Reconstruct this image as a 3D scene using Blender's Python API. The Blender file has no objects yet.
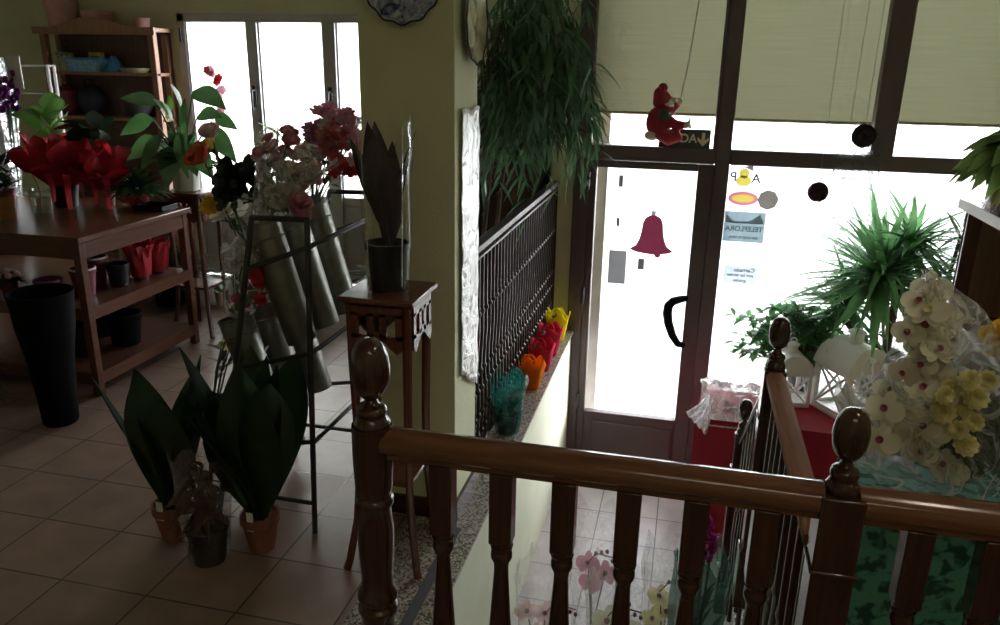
import bpy, bmesh, math, random
from mathutils import Vector as V, Matrix as Mx, noise
random.seed(7)
SC = bpy.context.scene
COL = SC.collection
PI = math.pi
X, Y, Z = V((1, 0, 0)), V((0, 1, 0)), V((0, 0, 1))
# ------------------------------------------------------------------ camera (real pose in the room)
F, PITCH, YAW, ROLL, EYE = 785.0, math.radians(17.66), math.radians(13.3), math.radians(1.0), 1.6
fwd = V((-math.sin(YAW)*math.cos(PITCH), math.cos(YAW)*math.cos(PITCH), -math.sin(PITCH)))
r0 = V((math.cos(YAW), math.sin(YAW), 0)); u0 = r0.cross(fwd)
rgt = r0*math.cos(ROLL) + u0*math.sin(ROLL); upv = u0*math.cos(ROLL) - r0*math.sin(ROLL)
CAM = V((0, 0, EYE))
def ray(x, y): return fwd + rgt*((x-500)/F) + upv*((312.5-y)/F)
def Pz(x, y, z): d = ray(x, y); return CAM + d*((z-EYE)/d.z)      # where a sight line meets the height z
def Py(x, y, Yw): d = ray(x, y); return CAM + d*(Yw/d.y)           # where it meets the depth Yw
cd = bpy.data.cameras.new('camera'); cd.sensor_width = 36; cd.lens = F/1000*36; cd.clip_start = .02
cam = bpy.data.objects.new('camera', cd); COL.objects.link(cam)
m = Mx((rgt, upv, -fwd)).transposed().to_4x4(); m.translation = CAM; cam.matrix_world = m
SC.camera = cam
# ------------------------------------------------------------------ materials
def nt(name):
    mt = bpy.data.materials.new(name); mt.use_nodes = True; t = mt.node_tree
    for n in list(t.nodes): t.nodes.remove(n)
    out = t.nodes.new('ShaderNodeOutputMaterial')
    return mt, t, out
def N(t, typ, **kw):
    n = t.nodes.new(typ)
    for k, v in kw.items():
        if k in n.inputs: n.inputs[k].default_value = v
        else: setattr(n, k, v)
    return n
def c4(c): return (c[0], c[1], c[2], 1)
def coords(t, scale=(1, 1, 1), loc=(0, 0, 0)):
    tc = N(t, 'ShaderNodeTexCoord'); mp = N(t, 'ShaderNodeMapping')
    mp.inputs['Scale'].default_value = scale; mp.inputs['Location'].default_value = loc
    t.links.new(tc.outputs['Object'], mp.inputs['Vector']); return mp.outputs['Vector']
def mixcol(t, fac, a, b):
    r = N(t, 'ShaderNodeValToRGB'); r.color_ramp.elements[0].color = c4(a); r.color_ramp.elements[1].color = c4(b)
    r.color_ramp.elements[0].position = .3; r.color_ramp.elements[1].position = .7
    t.links.new(fac, r.inputs['Fac']); return r.outputs['Color']
def solid(name, col, rough=.5, metal=0, var=.25, scale=12, stretch=(1, 1, 1), bump=0., spec=.5, coat=0, col2=None, bscale=None):
    mt, t, out = nt(name)
    p = N(t, 'ShaderNodeBsdfPrincipled', Roughness=rough, Metallic=metal)
    p.inputs['Specular IOR Level'].default_value = spec; p.inputs['Coat Weight'].default_value = coat; p.inputs['Coat Roughness'].default_value = .12
    vec = coords(t, stretch)
    nz = N(t, 'ShaderNodeTexNoise', Scale=scale, Detail=4.0); t.links.new(vec, nz.inputs['Vector'])
    b = col2 or tuple(min(1, c*(1+var)) for c in col); a = tuple(c*(1-var) for c in col) if not col2 else col
    t.links.new(mixcol(t, nz.outputs['Fac'], a, b), p.inputs['Base Color'])
    if bump:
        n2 = nz
        if bscale: n2 = N(t, 'ShaderNodeTexNoise', Scale=bscale, Detail=3.0); t.links.new(vec, n2.inputs['Vector'])
        bp = N(t, 'ShaderNodeBump', Strength=bump, Distance=.01); t.links.new(n2.outputs['Fac'], bp.inputs['Height']); t.links.new(bp.outputs['Normal'], p.inputs['Normal'])
    t.links.new(p.outputs[0], out.inputs[0]); return mt
def leafy(name, col, trans=.35, rough=.4, var=.3, scale=9, gloss=.06):
    mt, t, out = nt(name)
    vec = coords(t); nz = N(t, 'ShaderNodeTexNoise', Scale=scale, Detail=3.0); t.links.new(vec, nz.inputs['Vector'])
    cc = mixcol(t, nz.outputs['Fac'], tuple(c*(1-var) for c in col), tuple(min(1, c*(1+var)) for c in col))
    d = N(t, 'ShaderNodeBsdfDiffuse'); tr = N(t, 'ShaderNodeBsdfTranslucent'); g = N(t, 'ShaderNodeBsdfGlossy', Roughness=rough)
    t.links.new(cc, d.inputs['Color']); t.links.new(cc, tr.inputs['Color'])
    m1 = N(t, 'ShaderNodeMixShader', Fac=trans); t.links.new(d.outputs[0], m1.inputs[1]); t.links.new(tr.outputs[0], m1.inputs[2])
    m2 = N(t, 'ShaderNodeMixShader', Fac=gloss); t.links.new(m1.outputs[0], m2.inputs[1]); t.links.new(g.outputs[0], m2.inputs[2])
    t.links.new(m2.outputs[0], out.inputs[0]); return mt
def clear(name, tint=(1, 1, 1), gloss=.08, milk=.05, rough=.12, bump=.6, bscale=22, milkcol=(.9, .9, .9), crease=0, cscale=11):
    mt, t, out = nt(name)
    tr = N(t, 'ShaderNodeBsdfTransparent', Color=c4(tint)); g = N(t, 'ShaderNodeBsdfGlossy', Roughness=rough)
    d = N(t, 'ShaderNodeBsdfTranslucent', Color=c4(milkcol)); d2 = N(t, 'ShaderNodeBsdfDiffuse', Color=c4(milkcol))
    md = N(t, 'ShaderNodeMixShader', Fac=.35); t.links.new(d.outputs[0], md.inputs[1]); t.links.new(d2.outputs[0], md.inputs[2])
    m1 = N(t, 'ShaderNodeMixShader', Fac=milk); t.links.new(tr.outputs[0], m1.inputs[1]); t.links.new(md.outputs[0], m1.inputs[2])
    if crease:      # folds where the film doubles and turns whiter
        n3 = N(t, 'ShaderNodeTexNoise', Scale=cscale, Detail=2.5, Distortion=1.6); t.links.new(coords(t), n3.inputs['Vector'])
        rp = N(t, 'ShaderNodeValToRGB'); el = rp.color_ramp.elements; el[0].position = .44; el[0].color = (milk,)*3+(1,); el[1].position = .56; el[1].color = (milk,)*3+(1,)
        q = el.new(.50); q.color = (milk+crease,)*3+(1,); t.links.new(n3.outputs['Fac'], rp.inputs['Fac']); t.links.new(rp.outputs['Color'], m1.inputs[0])
    m2 = N(t, 'ShaderNodeMixShader', Fac=gloss)
    if bump:
        lw = N(t, 'ShaderNodeLayerWeight', Blend=.3); mu = N(t, 'ShaderNodeMath', operation='MULTIPLY_ADD')
        mu.inputs[1].default_value = .35; mu.inputs[2].default_value = gloss
        t.links.new(lw.outputs['Facing'], mu.inputs[0]); t.links.new(mu.outputs[0], m2.inputs[0])
        vec = coords(t); nz = N(t, 'ShaderNodeTexNoise', Scale=bscale, Detail=3.0); t.links.new(vec, nz.inputs['Vector'])
        bp = N(t, 'ShaderNodeBump', Strength=bump, Distance=.02); t.links.new(nz.outputs['Fac'], bp.inputs['Height'])
        t.links.new(bp.outputs['Normal'], g.inputs['Normal']); t.links.new(bp.outputs['Normal'], lw.inputs['Normal'])
    t.links.new(m1.outputs[0], m2.inputs[1]); t.links.new(g.outputs[0], m2.inputs[2]); t.links.new(m2.outputs[0], out.inputs[0])
    return mt
def tiles(name, a, b, grout, w, h, ox, oy, rough):
    mt, t, out = nt(name); p = N(t, 'ShaderNodeBsdfPrincipled', Roughness=rough)
    vec = coords(t, loc=(ox, oy, 0))
    br = N(t, 'ShaderNodeTexBrick', offset=0.0, squash=1.0); br.inputs['Scale'].default_value = 1
    br.inputs['Brick Width'].default_value = w; br.inputs['Row Height'].default_value = h; br.inputs['Mortar Size'].default_value = .0035
    br.inputs['Mortar'].default_value = c4(grout); br.inputs['Bias'].default_value = -.2
    nz = N(t, 'ShaderNodeTexNoise', Scale=7.0, Detail=5.0); t.links.new(vec, nz.inputs['Vector']); t.links.new(vec, br.inputs['Vector'])
    t.links.new(mixcol(t, nz.outputs['Fac'], a, b), br.inputs['Color1'])
    t.links.new(mixcol(t, nz.outputs['Fac'], tuple(c*.92 for c in a), tuple(c*.94 for c in b)), br.inputs['Color2'])
    t.links.new(br.outputs['Color'], p.inputs['Base Color'])
    bp = N(t, 'ShaderNodeBump', Strength=.4, Distance=.004, invert=True); t.links.new(br.outputs['Fac'], bp.inputs['Height']); t.links.new(bp.outputs['Normal'], p.inputs['Normal'])
    t.links.new(p.outputs[0], out.inputs[0]); return mt
def speckle(name, cols, scale=160, rough=.35):
    mt, t, out = nt(name); p = N(t, 'ShaderNodeBsdfPrincipled', Roughness=rough)
    vo = N(t, 'ShaderNodeTexVoronoi', Scale=scale); t.links.new(coords(t), vo.inputs['Vector'])
    sp = N(t, 'ShaderNodeSeparateColor'); t.links.new(vo.outputs['Color'], sp.inputs[0])
    r = N(t, 'ShaderNodeValToRGB'); r.color_ramp.interpolation = 'CONSTANT'
    while len(r.color_ramp.elements) < len(cols): r.color_ramp.elements.new(.5)
    for i, c in enumerate(cols): r.color_ramp.elements[i].position = i/len(cols); r.color_ramp.elements[i].color = c4(c)
    t.links.new(sp.outputs[0], r.inputs['Fac']); t.links.new(r.outputs['Color'], p.inputs['Base Color']); t.links.new(p.outputs[0], out.inputs[0]); return mt
def wood(name, a, b, rough=.3, axis='X', coat=.3):
    st = {'X': (1, 14, 14), 'Y': (14, 1, 14), 'Z': (14, 14, 1)}[axis]
    return solid(name, a, rough, 0, 0, 5, st, .06, .5, coat, b)

M = {}
M['wall'] = solid('olive plaster', (.64, .65, .43), .85, var=.05, scale=5, bump=.15, bscale=90)
M['stairwall'] = solid('pale green plaster', (.74, .76, .58), .85, var=.05, scale=5, bump=.12, bscale=120)
M['ceil'] = solid('ceiling paint', (.75, .73, .6), .9, var=.03)
M['tile'] = tiles('terracotta tiles', (.25, .17, .135), (.34, .235, .185), (.08, .06, .05), .31, .28, -.02, -1.75, .33)
M['lowtile'] = tiles('pale tiles', (.56, .49, .50), (.68, .61, .62), (.20, .18, .19), .33, .29, .01, .02, .3)
M['granite'] = speckle('granite', [(.05, .045, .04), (.30, .26, .21), (.50, .44, .36), (.12, .10, .085), (.36, .31, .26)], 150)
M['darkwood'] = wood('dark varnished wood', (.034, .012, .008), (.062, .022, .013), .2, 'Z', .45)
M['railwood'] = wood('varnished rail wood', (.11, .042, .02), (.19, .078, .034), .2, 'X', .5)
M['sidewood'] = solid('side rail wood', (.23, .11, .06), .7, 0, 0, 5, (14, 1, 14), .05, .04, 0, (.33, .165, .095))
M['tablewood'] = wood('table wood', (.085, .033, .018), (.14, .056, .03), .3, 'Y', .15)
M['standwood'] = wood('mahogany', (.09, .026, .018), (.15, .045, .028), .25, 'Z', .3)
M['casewood'] = wood('bookcase wood', (.26, .13, .075), (.38, .20, .12), .45, 'Z', 0)
M['backwood'] = wood('bookcase back', (.11, .06, .05), (.16, .09, .07), .6, 'Z', 0)
M['frame'] = solid('dark brown frame', (.095, .066, .072), .5, var=.15, scale=4)
M['alu'] = solid('grey aluminium', (.52, .52, .53), .4, .2, var=.05)
M['iron'] = solid('dark iron', (.045, .030, .026), .35, .5, var=.3)
M['rackiron'] = solid('painted rack', (.05, .05, .048), .45, .3, var=.2)
M['zinc'] = solid('galvanised zinc', (.25, .25, .215), .42, .9, var=.2, scale=22, bump=.1)
M['glass'] = clear('window glass', (1, 1, 1), .035, 0, .02, 0)
M['film'] = clear('cellophane', (.99, .99, .99), .03, .03, .14, .9, 26, (.9, .9, .9), .14, 9)
M['filmmilk'] = clear('milky cellophane', (.97, .97, .97), .06, .10, .16, 1.0, 26, (.92, .92, .90), .55, 9)
M['filmcreased'] = clear('creased clear sheet', (1, 1, 1), .03, 0, .2, 0, 26, (.16, .16, .17), 1.0, 16)
M['filmsleeve'] = clear('sleeve film', (.99, .99, .99), .02, .012, .10, .6, 8)
M['filmpink'] = clear('pink striped film', (.99, .86, .89), .10, .45, .2, .8, 24, (.86, .50, .62), .3, 14)
M['filmclearwhite'] = clear('white film', (.97, .97, .98), .30, .50, .18, .9, 22, (.93, .93, .96), .4, 12)
M['filmteal'] = clear('teal film', (.25, .62, .55), .07, .28, .12, .8, 24, (.02, .22, .18))
M['filmgreen'] = clear('dark green film', (.50, .66, .60), .03, .18, .14, .8, 20, (.10, .22, .19))
M['vglass'] = clear('vase glass', (.92, .95, .93), .10, .04, .03, .05, 3)
M['amber'] = clear('amber glass', (.85, .66, .30), .08, .25, .05, .05, 3, (.55, .33, .08))
M['gloss_black'] = solid('black plastic', (.008, .008, .010), .45, var=.2, spec=.25)
M['black'] = solid('matt black', (.006, .006, .007), .85, var=.2, spec=.08)
M['soil'] = solid('soil', (.03, .02, .014), .95, var=.5, scale=60, bump=.5)
M['terra'] = solid('terracotta', (.26, .10, .065), .7, var=.15, scale=14)
M['pinkpot'] = solid('pink pot', (.62, .33, .30), .6, var=.08)
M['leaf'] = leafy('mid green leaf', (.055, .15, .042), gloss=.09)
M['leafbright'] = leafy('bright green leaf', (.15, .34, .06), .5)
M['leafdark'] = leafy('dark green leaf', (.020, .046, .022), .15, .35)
M['leafwillow'] = leafy('willow leaf', (.075, .165, .078), .35)
M['leafyucca'] = leafy('yucca leaf', (.14, .31, .125), .5, .35)
M['leafshrub'] = leafy('shrub leaf', (.10, .27, .09), .5)
M['leafpothos'] = leafy('pothos leaf', (.24, .40, .11), .55)
M['leafyellow'] = leafy('yellowed leaf', (.55, .45, .06), .45)
M['leafpurple'] = leafy('purple brown leaf', (.030, .013, .019), .15)
M['dry'] = leafy('dry brown leaf', (.085, .045, .028), .2)
M['fern'] = leafy('grey fern', (.20, .26, .15), .3)
M['stem'] = solid('green stem', (.07, .13, .04), .6)
M['bark'] = solid('bark', (.10, .065, .045), .9, var=.3, scale=30, bump=.5)
M['white'] = leafy('white petal', (.80, .78, .68), .35, .6, .06)
M['cream'] = leafy('cream petal', (.80, .77, .60), .35, .6, .08)
M['creamyellow'] = leafy('pale yellow petal', (.75, .68, .33), .35, .6, .12)
M['yellow'] = leafy('yellow petal', (.85, .62, .05), .35, .6, .1)
M['orange'] = leafy('orange petal', (.78, .28, .05), .3, .6, .15)
M['red'] = leafy('red petal', (.55, .025, .03), .3, .6, .25)
M['redorange'] = leafy('orange red petal', (.66, .09, .03), .3, .6, .2)
M['pink'] = leafy('pink petal', (.72, .32, .42), .35, .6, .12)
M['palepink'] = leafy('pale pink petal', (.78, .56, .56), .35, .6, .1)
M['magenta'] = leafy('magenta petal', (.50, .04, .30), .35, .6, .2)
M['purple'] = leafy('purple petal', (.22, .03, .24), .35, .6, .3)
M['maroon'] = leafy('maroon centre', (.26, .05, .07), .2, .6, .2)
M['blackpetal'] = leafy('near black petal', (.018, .022, .022), .1, .5, .3)
M['redwrap'] = leafy('red wrapping', (.50, .022, .035), .3, .4, .2, 6, .05)
M['redribbon'] = leafy('red ribbon', (.75, .05, .09), .35, .3, .12, 6, .08)
M['redcloth'] = solid('red cloth', (.33, .012, .03), .9, var=.12, scale=6)
M['orangefelt'] = leafy('orange felt', (.85, .27, .03), .4, .8, .1, 6, .0)
M['yellowfelt'] = leafy('yellow felt', (.85, .75, .04), .45, .8, .08, 6, .0)
M['redfelt'] = leafy('crimson felt', (.58, .05, .09), .35, .8, .1, 6, .0)
M['whitepaint'] = solid('white paint', (.80, .80, .78), .45, var=.04)
M['paper'] = solid('white paper', (.80, .80, .77), .8, var=.04, bump=.3, bscale=30)
M['blue'] = solid('blue plastic', (.05, .25, .55), .45, var=.15)
M['bluelight'] = solid('light blue plastic', (.20, .42, .66), .45, var=.3, scale=60)
M['navy'] = solid('navy cloth', (.025, .03, .06), .8)
M['yellowbox'] = solid('yellow card', (.65, .55, .12), .7)
M['khaki'] = solid('khaki ware', (.40, .38, .24), .6)
M['maroonpot'] = solid('maroon pot', (.16, .025, .05), .3, var=.15)
M['wine'] = solid('wine pot', (.20, .045, .10), .35, var=.15)
M['brownpot'] = solid('brown pot', (.26, .14, .075), .5, var=.15)
M['wax'] = solid('cream wax', (.80, .75, .55), .5, var=.04)
M['charcoalcard'] = leafy('charcoalcard translucent', (0.03, 0.03, 0.032), .5, .6, .08, 10, .0)
M['charcoal'] = solid('charcoal', (.05, .05, .055), .6)
M['greysticker'] = leafy('greysticker translucent', (0.085, 0.085, 0.085), .5, .6, .08, 10, .0)
M['signgreen'] = solid('dark green sign', (.025, .06, .05), .5, var=.1)
M['signtext'] = solid('pale sign lettering', (.75, .75, .62), .5, var=.02)
M['belled'] = leafy('belled translucent', (0.058, 0.009, 0.018), .5, .6, .08, 10, .0)
M['dolred'] = solid('red felt', (.36, .03, .05), .9, var=.2, scale=30)
M['dolwhite'] = solid('white fluff', (.72, .64, .56), .95, var=.1, scale=60, bump=.6)
M['dolgreen'] = solid('dark green felt', (.07, .12, .09), .9)
M['pompom'] = solid('brown pompom', (.05, .028, .035), .9, var=.4, scale=40)
M['greydisc'] = leafy('greydisc translucent', (0.07, 0.063, 0.055), .5, .6, .08, 10, .0)
M['stblue'] = leafy('blue grey sticker translucent', (.115, .155, .17), .5, .6, .12, 14, .0)
M['stdark'] = leafy('stdark translucent', (0.035, 0.07, 0.1), 0.5, .6, .1, 10, .0)
M['stpale'] = leafy('stpale translucent', (0.29, 0.33, 0.36), .5, .6, .08, 10, .0)
M['ink'] = leafy('ink translucent', (0.08, 0.11, 0.2), 0.5, .6, .1, 10, .0)
M['stpink'] = leafy('stpink translucent', (0.26, 0.073, 0.105), .5, .6, .08, 10, .0)
M['styellow'] = leafy('styellow translucent', (0.26, 0.22, 0.04), .5, .6, .08, 10, .0)
M['stgrey'] = leafy('stgrey translucent', (0.1, 0.095, 0.1), .5, .6, .08, 10, .0)
M['pave'] = solid('pale pavement', (.62, .60, .57), .8, var=.08, scale=3)
M['facade'] = solid('pale facade', (.70, .69, .66), .9, var=.05)
M['reveal'] = solid('grey stone reveal', (.40, .38, .34), .8, var=.1)
M['shelfwhite'] = solid('white edge', (.80, .78, .76), .4, var=.03)
M['string'] = solid('string', (.35, .33, .25), .9)
# blind: woven, lets some daylight through
def blindmat():
    mt, t, out = nt('woven blind')
    vec = coords(t, (1, 1, 60)); nz = N(t, 'ShaderNodeTexNoise', Scale=3.0, Detail=2.0); t.links.new(vec, nz.inputs['Vector'])
    d = N(t, 'ShaderNodeBsdfDiffuse'); tr = N(t, 'ShaderNodeBsdfTranslucent')
    t.links.new(mixcol(t, nz.outputs['Fac'], (.42, .41, .26), (.50, .49, .32)), d.inputs['Color'])
    t.links.new(mixcol(t, nz.outputs['Fac'], (.052, .051, .031), (.056, .055, .034)), tr.inputs['Color'])
    a = N(t, 'ShaderNodeMixShader', Fac=.5); t.links.new(d.outputs[0], a.inputs[1]); t.links.new(tr.outputs[0], a.inputs[2]); t.links.new(a.outputs[0], out.inputs[0]); return mt
M['blind'] = blindmat()
def foilmat():
    mt, t, out = nt('silver embossed foil'); p = N(t, 'ShaderNodeBsdfPrincipled', Roughness=.35, Metallic=.25)
    vec = coords(t); nz = N(t, 'ShaderNodeTexNoise', Scale=9.0, Detail=3.0, Distortion=3.5); t.links.new(vec, nz.inputs['Vector'])
    r = N(t, 'ShaderNodeValToRGB'); e = r.color_ramp.elements; e[0].position = .36; e[0].color = (.30, .29, .31, 1); e[1].position = .43; e[1].color = (.97, .97, .97, 1)
    t.links.new(nz.outputs['Fac'], r.inputs['Fac']); t.links.new(r.outputs['Color'], p.inputs['Base Color'])
    bp = N(t, 'ShaderNodeBump', Strength=.35, Distance=.03); t.links.new(nz.outputs['Fac'], bp.inputs['Height']); t.links.new(bp.outputs['Normal'], p.inputs['Normal'])
    t.links.new(p.outputs[0], out.inputs[0]); return mt
M['foil'] = foilmat()
def greencloth():
    mt, t, out = nt('green mottled cloth'); p = N(t, 'ShaderNodeBsdfPrincipled', Roughness=.7)
    nz = N(t, 'ShaderNodeTexNoise', Scale=34.0, Detail=2.0, Distortion=.5); t.links.new(coords(t), nz.inputs['Vector'])
    r = N(t, 'ShaderNodeValToRGB'); e = r.color_ramp.elements
    e[0].position = .42; e[0].color = (.02, .10, .07, 1); e[1].position = .52; e[1].color = (.12, .42, .30, 1)
    t.links.new(nz.outputs['Fac'], r.inputs['Fac']); t.links.new(r.outputs['Color'], p.inputs['Base Color']); t.links.new(p.outputs[0], out.inputs[0]); return mt
M['greencloth'] = greencloth()
def platemat():
    mt, t, out = nt('blue and white glaze'); p = N(t, 'ShaderNodeBsdfPrincipled', Roughness=.15)
    nz = N(t, 'ShaderNodeTexNoise', Scale=26.0, Detail=3.0, Distortion=1.5); t.links.new(coords(t), nz.inputs['Vector'])
    t.links.new(mixcol(t, nz.outputs['Fac'], (.03, .045, .16), (.62, .66, .78)), p.inputs['Base Color']); t.links.new(p.outputs[0], out.inputs[0]); return mt
M['plate'] = platemat()
M['sheen'] = solid('silvered plate', (.55, .53, .40), .2, .5, var=.4, scale=20)

# ------------------------------------------------------------------ mesh helpers
def frame_of(d, roll=0):
    d = V(d).normalized(); a = Z if abs(d.z) < .95 else X
    u = d.cross(a).normalized(); v = u.cross(d).normalized()
    return u*math.cos(roll)+v*math.sin(roll), v*math.cos(roll)-u*math.sin(roll), d
class MB:
    def __init__(s): s.bm = bmesh.new()
    def vs(s, pts): return [s.bm.verts.new(p) for p in pts]
    def f(s, vv):
        try: return s.bm.faces.new(vv)
        except ValueError: return None
    def box(s, x0, x1, y0, y1, z0, z1, mat=None):
        p = [V((x, y, z)) for z in (z0, z1) for y in (y0, y1) for x in (x0, x1)]
        if mat: p = [mat @ q for q in p]
        v = s.vs(p)
        for q in ((0, 2, 3, 1), (4, 5, 7, 6), (0, 1, 5, 4), (2, 6, 7, 3), (0, 4, 6, 2), (1, 3, 7, 5)): s.f([v[i] for i in q])
        return s
    def lathe(s, prof, c=(0, 0, 0), seg=24, axis=Z, caps=True, wob=0):
        u, v, d = frame_of(axis); c = V(c); rings = []
        for k, (r, z) in enumerate(prof):
            rings.append(s.vs([c + d*z + (u*math.cos(2*PI*i/seg)+v*math.sin(2*PI*i/seg))*max(r, 1e-4)*(1+wob*math.sin(i*2*PI*6/seg)*k/len(prof)) for i in range(seg)]))
        for a, b in zip(rings, rings[1:]):
            for i in range(seg): s.f([a[i], a[(i+1) % seg], b[(i+1) % seg], b[i]])
        if caps: s.f(rings[0][::-1]); s.f(rings[-1])
        return s
    def tube(s, pts, r, seg=6, caps=True):
        pts = [V(p) for p in pts]; n = len(pts); rr = r if isinstance(r, (list, tuple)) else [r]*n; rings = []; u = None
        for i, p in enumerate(pts):
            d = (pts[min(i+1, n-1)]-pts[max(i-1, 0)]).normalized()
            if u is None: u = frame_of(d)[0]
            u = (u - d*u.dot(d)).normalized(); v = d.cross(u)
            rings.append(s.vs([p + (u*math.cos(2*PI*k/seg)+v*math.sin(2*PI*k/seg))*rr[i] for k in range(seg)]))
        for a, b in zip(rings, rings[1:]):
            for k in range(seg): s.f([a[k], a[(k+1) % seg], b[(k+1) % seg], b[k]])
        if caps: s.f(rings[0][::-1]); s.f(rings[-1])
        return s
    def ball(s, c, r, seg=10, sc=(1, 1, 1)):
        mm = Mx.Translation(V(c)) @ Mx.Diagonal((r*sc[0], r*sc[1], r*sc[2], 1))
        bmesh.ops.create_uvsphere(s.bm, u_segments=seg, v_segments=max(5, seg*2//3), radius=1, matrix=mm); return s
    def prism(s, outline, th, mat):      # outline in local x,y ; thickness along local z
        if th == 0: s.f(s.vs([mat @ V((p[0], p[1], 0)) for p in outline])); return s
        a = s.vs([mat @ V((p[0], p[1], 0)) for p in outline]); b = s.vs([mat @ V((p[0], p[1], th)) for p in outline])
        n = len(a); s.f(a[::-1]); s.f(b)
        for i in range(n): s.f([a[i], a[(i+1) % n], b[(i+1) % n], b[i]])
        return s
    def leaf(s, p, d, L, W, droop=.2, n=5, fold=.15, tip=.8, roll=0., wave=0.):
        p = V(p); d = V(d).normalized(); side = d.cross(Z)
        side = X.copy() if side.length < .05 else side.normalized()
        if roll: side = Mx.Rotation(roll, 3, d) @ side
        nrm = side.cross(d).normalized(); prev = None
        for i in range(n+1):
            t = i/n; c = p + d*L*t - Z*droop*L*t*t
            w = W*.5*(math.sin(PI*min(1, t**tip*.96+.03)))
            if wave: c = c + nrm*wave*L*math.sin(t*7)
            row = s.vs([c - side*w + nrm*fold*w, c, c + side*w + nrm*fold*w])
            if prev:
                s.f([prev[0], prev[1], row[1], row[0]]); s.f([prev[1], prev[2], row[2], row[1]])
            prev = row
        return s
    def flower(s, c, nrm, r, n=5, cup=.3, w=.75, layers=1):
        u, v, d = frame_of(nrm, random.random()*6)
        for l in range(layers):
            rr = r*(1-.28*l)
            for k in range(n):
                a = 2*PI*(k+.5*l)/n; e = u*math.cos(a)+v*math.sin(a); t = e.cross(d)
                b = V(c)+d*r*.06*l; W = rr*w*2*math.sin(PI/n)*1.1
                q = [b, b+e*rr*.45-t*W*.45+d*cup*rr*.35, b+e*rr*.85-t*W*.42+d*cup*rr*.8, b+e*rr+d*cup*rr, b+e*rr*.85+t*W*.42+d*cup*rr*.8, b+e*rr*.45+t*W*.45+d*cup*rr*.35, b+e*rr*.55+d*cup*rr*.2]
                q = s.vs(q)
                for i in range(6): s.f([q[6], q[i], q[(i+1) % 6]])
            cup += .45
        return s
    def rose(s, c, nrm, r):
        s.flower(c, nrm, r, 6, .75, 1.25, 3); s.ball(V(c)+V(nrm).normalized()*r*.45, r*.58, 8); return s
    def lily(s, c, nrm, r): s.flower(c, nrm, r, 6, .35, .62, 2); return s
    def mum(s, c, nrm, r, n=12): s.flower(c, nrm, r, n, .10, .8, 4); return s
    def orchid(s, c, nrm, r):
        u, v, d = frame_of(nrm)
        up = v if v.z > 0 else -v; c = V(c)
        def pet(e, L, W, cup):
            t = e.cross(d).normalized(); pts = [c]
            for k in range(1, 8):
                a = k/8*PI; pts.append(c + e*L*(.5-.5*math.cos(a)*1.0) - t*W*.5*math.sin(a) + d*cup*L*math.sin(a*.5))
            pts.append(c+e*L+d*cup*L*.5)
            for k in range(7, 0, -1):
                a = k/8*PI; pts.append(c + e*L*(.5-.5*math.cos(a)) + t*W*.5*math.sin(a) + d*cup*L*math.sin(a*.5))
            q = s.vs(pts); m_ = s.bm.verts.new(c+e*L*.5+d*cup*L*.2)
            for i in range(len(q)): s.f([m_, q[i], q[(i+1) % len(q)]])
        sd = up.cross(d).normalized()
        pet(sd, r, r*1.05, .12); pet(-sd, r, r*1.05, .12)
        pet(up, r*.95, r*.62, -.05); pet((-up+sd*.75).normalized(), r*.9, r*.55, -.05); pet((-up-sd*.75).normalized(), r*.9, r*.55, -.05)
        return s
    def wrap(s, p, d, h, ra, rb, seg=28, n=8, flute=.10, crink=.03, ragged=.06, a0=0, a1=2*PI, sd=0, ell=(1, 1)):
        u, v, d = frame_of(d); p = V(p); rings = []; full = abs(a1-a0-2*PI) < 1e-3; cnt = seg if full else seg+1
        for j in range(n+1):
            t = j/n; row = []
            for i in range(cnt):
                a = a0+(a1-a0)*i/seg
                e = u*math.cos(a)*ell[0]+v*math.sin(a)*ell[1]; r = ra+(rb-ra)*t**.9
                r *= 1+flute*t*math.sin(a*7+sd)+.4*flute*t*math.sin(a*13+sd*2)
                q = p + e*r + d*h*(t + (ragged*math.sin(a*5+sd)*t*t if ragged else 0))
                q += noise.noise_vector(q*9+V((sd, 0, 0)))*crink*(.3+t); row.append(q)
            rings.append(s.vs(row))
        for a, b in zip(rings, rings[1:]):
            for i in range(seg): s.f([a[i], a[(i+1) % cnt], b[(i+1) % cnt], b[i]])
        return s
    def grid(s, fn, nu, nv):
        g = [[s.bm.verts.new(fn(i/nu, j/nv)) for i in range(nu+1)] for j in range(nv+1)]
        for j in range(nv):
            for i in range(nu): s.f([g[j][i], g[j][i+1], g[j+1][i+1], g[j+1][i]])
        return s
    def build(s, name, mat, parent=None, smooth=True, bevel=0, solidify=0, loc=None, remesh=0, normals=True):
        if normals: bmesh.ops.recalc_face_normals(s.bm, faces=s.bm.faces)
        me = bpy.data.meshes.new(name); s.bm.to_mesh(me); s.bm.free()
        me.materials.append(M[mat] if isinstance(mat, str) else mat)
        if smooth:
            me.polygons.foreach_set('use_smooth', [True]*len(me.polygons))
        o = bpy.data.objects.new(name, me); COL.objects.link(o)
        if parent: o.parent = parent
        if loc: o.location = loc
        if remesh:
            r = o.modifiers.new('remesh', 'REMESH'); r.mode = 'VOXEL'; r.voxel_size = remesh; r.use_smooth_shade = True
        if bevel:
            b = o.modifiers.new('bevel', 'BEVEL'); b.width = bevel; b.segments = 2; b.limit_method = 'ANGLE'; b.angle_limit = .7
        if solidify:
            b = o.modifiers.new('solid', 'SOLIDIFY'); b.thickness = solidify; b.offset = 0
        if smooth:
            try: me.set_sharp_from_angle(angle=.7)
            except Exception: pass
        return o
def thing(name, label, cat, loc=(0, 0, 0), rz=0, group=None):
    o = bpy.data.objects.new(name, None); COL.objects.link(o); o.empty_display_size = .05
    o.location = loc; o.rotation_euler = (0, 0, rz); o['label'] = label; o['category'] = cat
    if group: o['group'] = group
    return o
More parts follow.
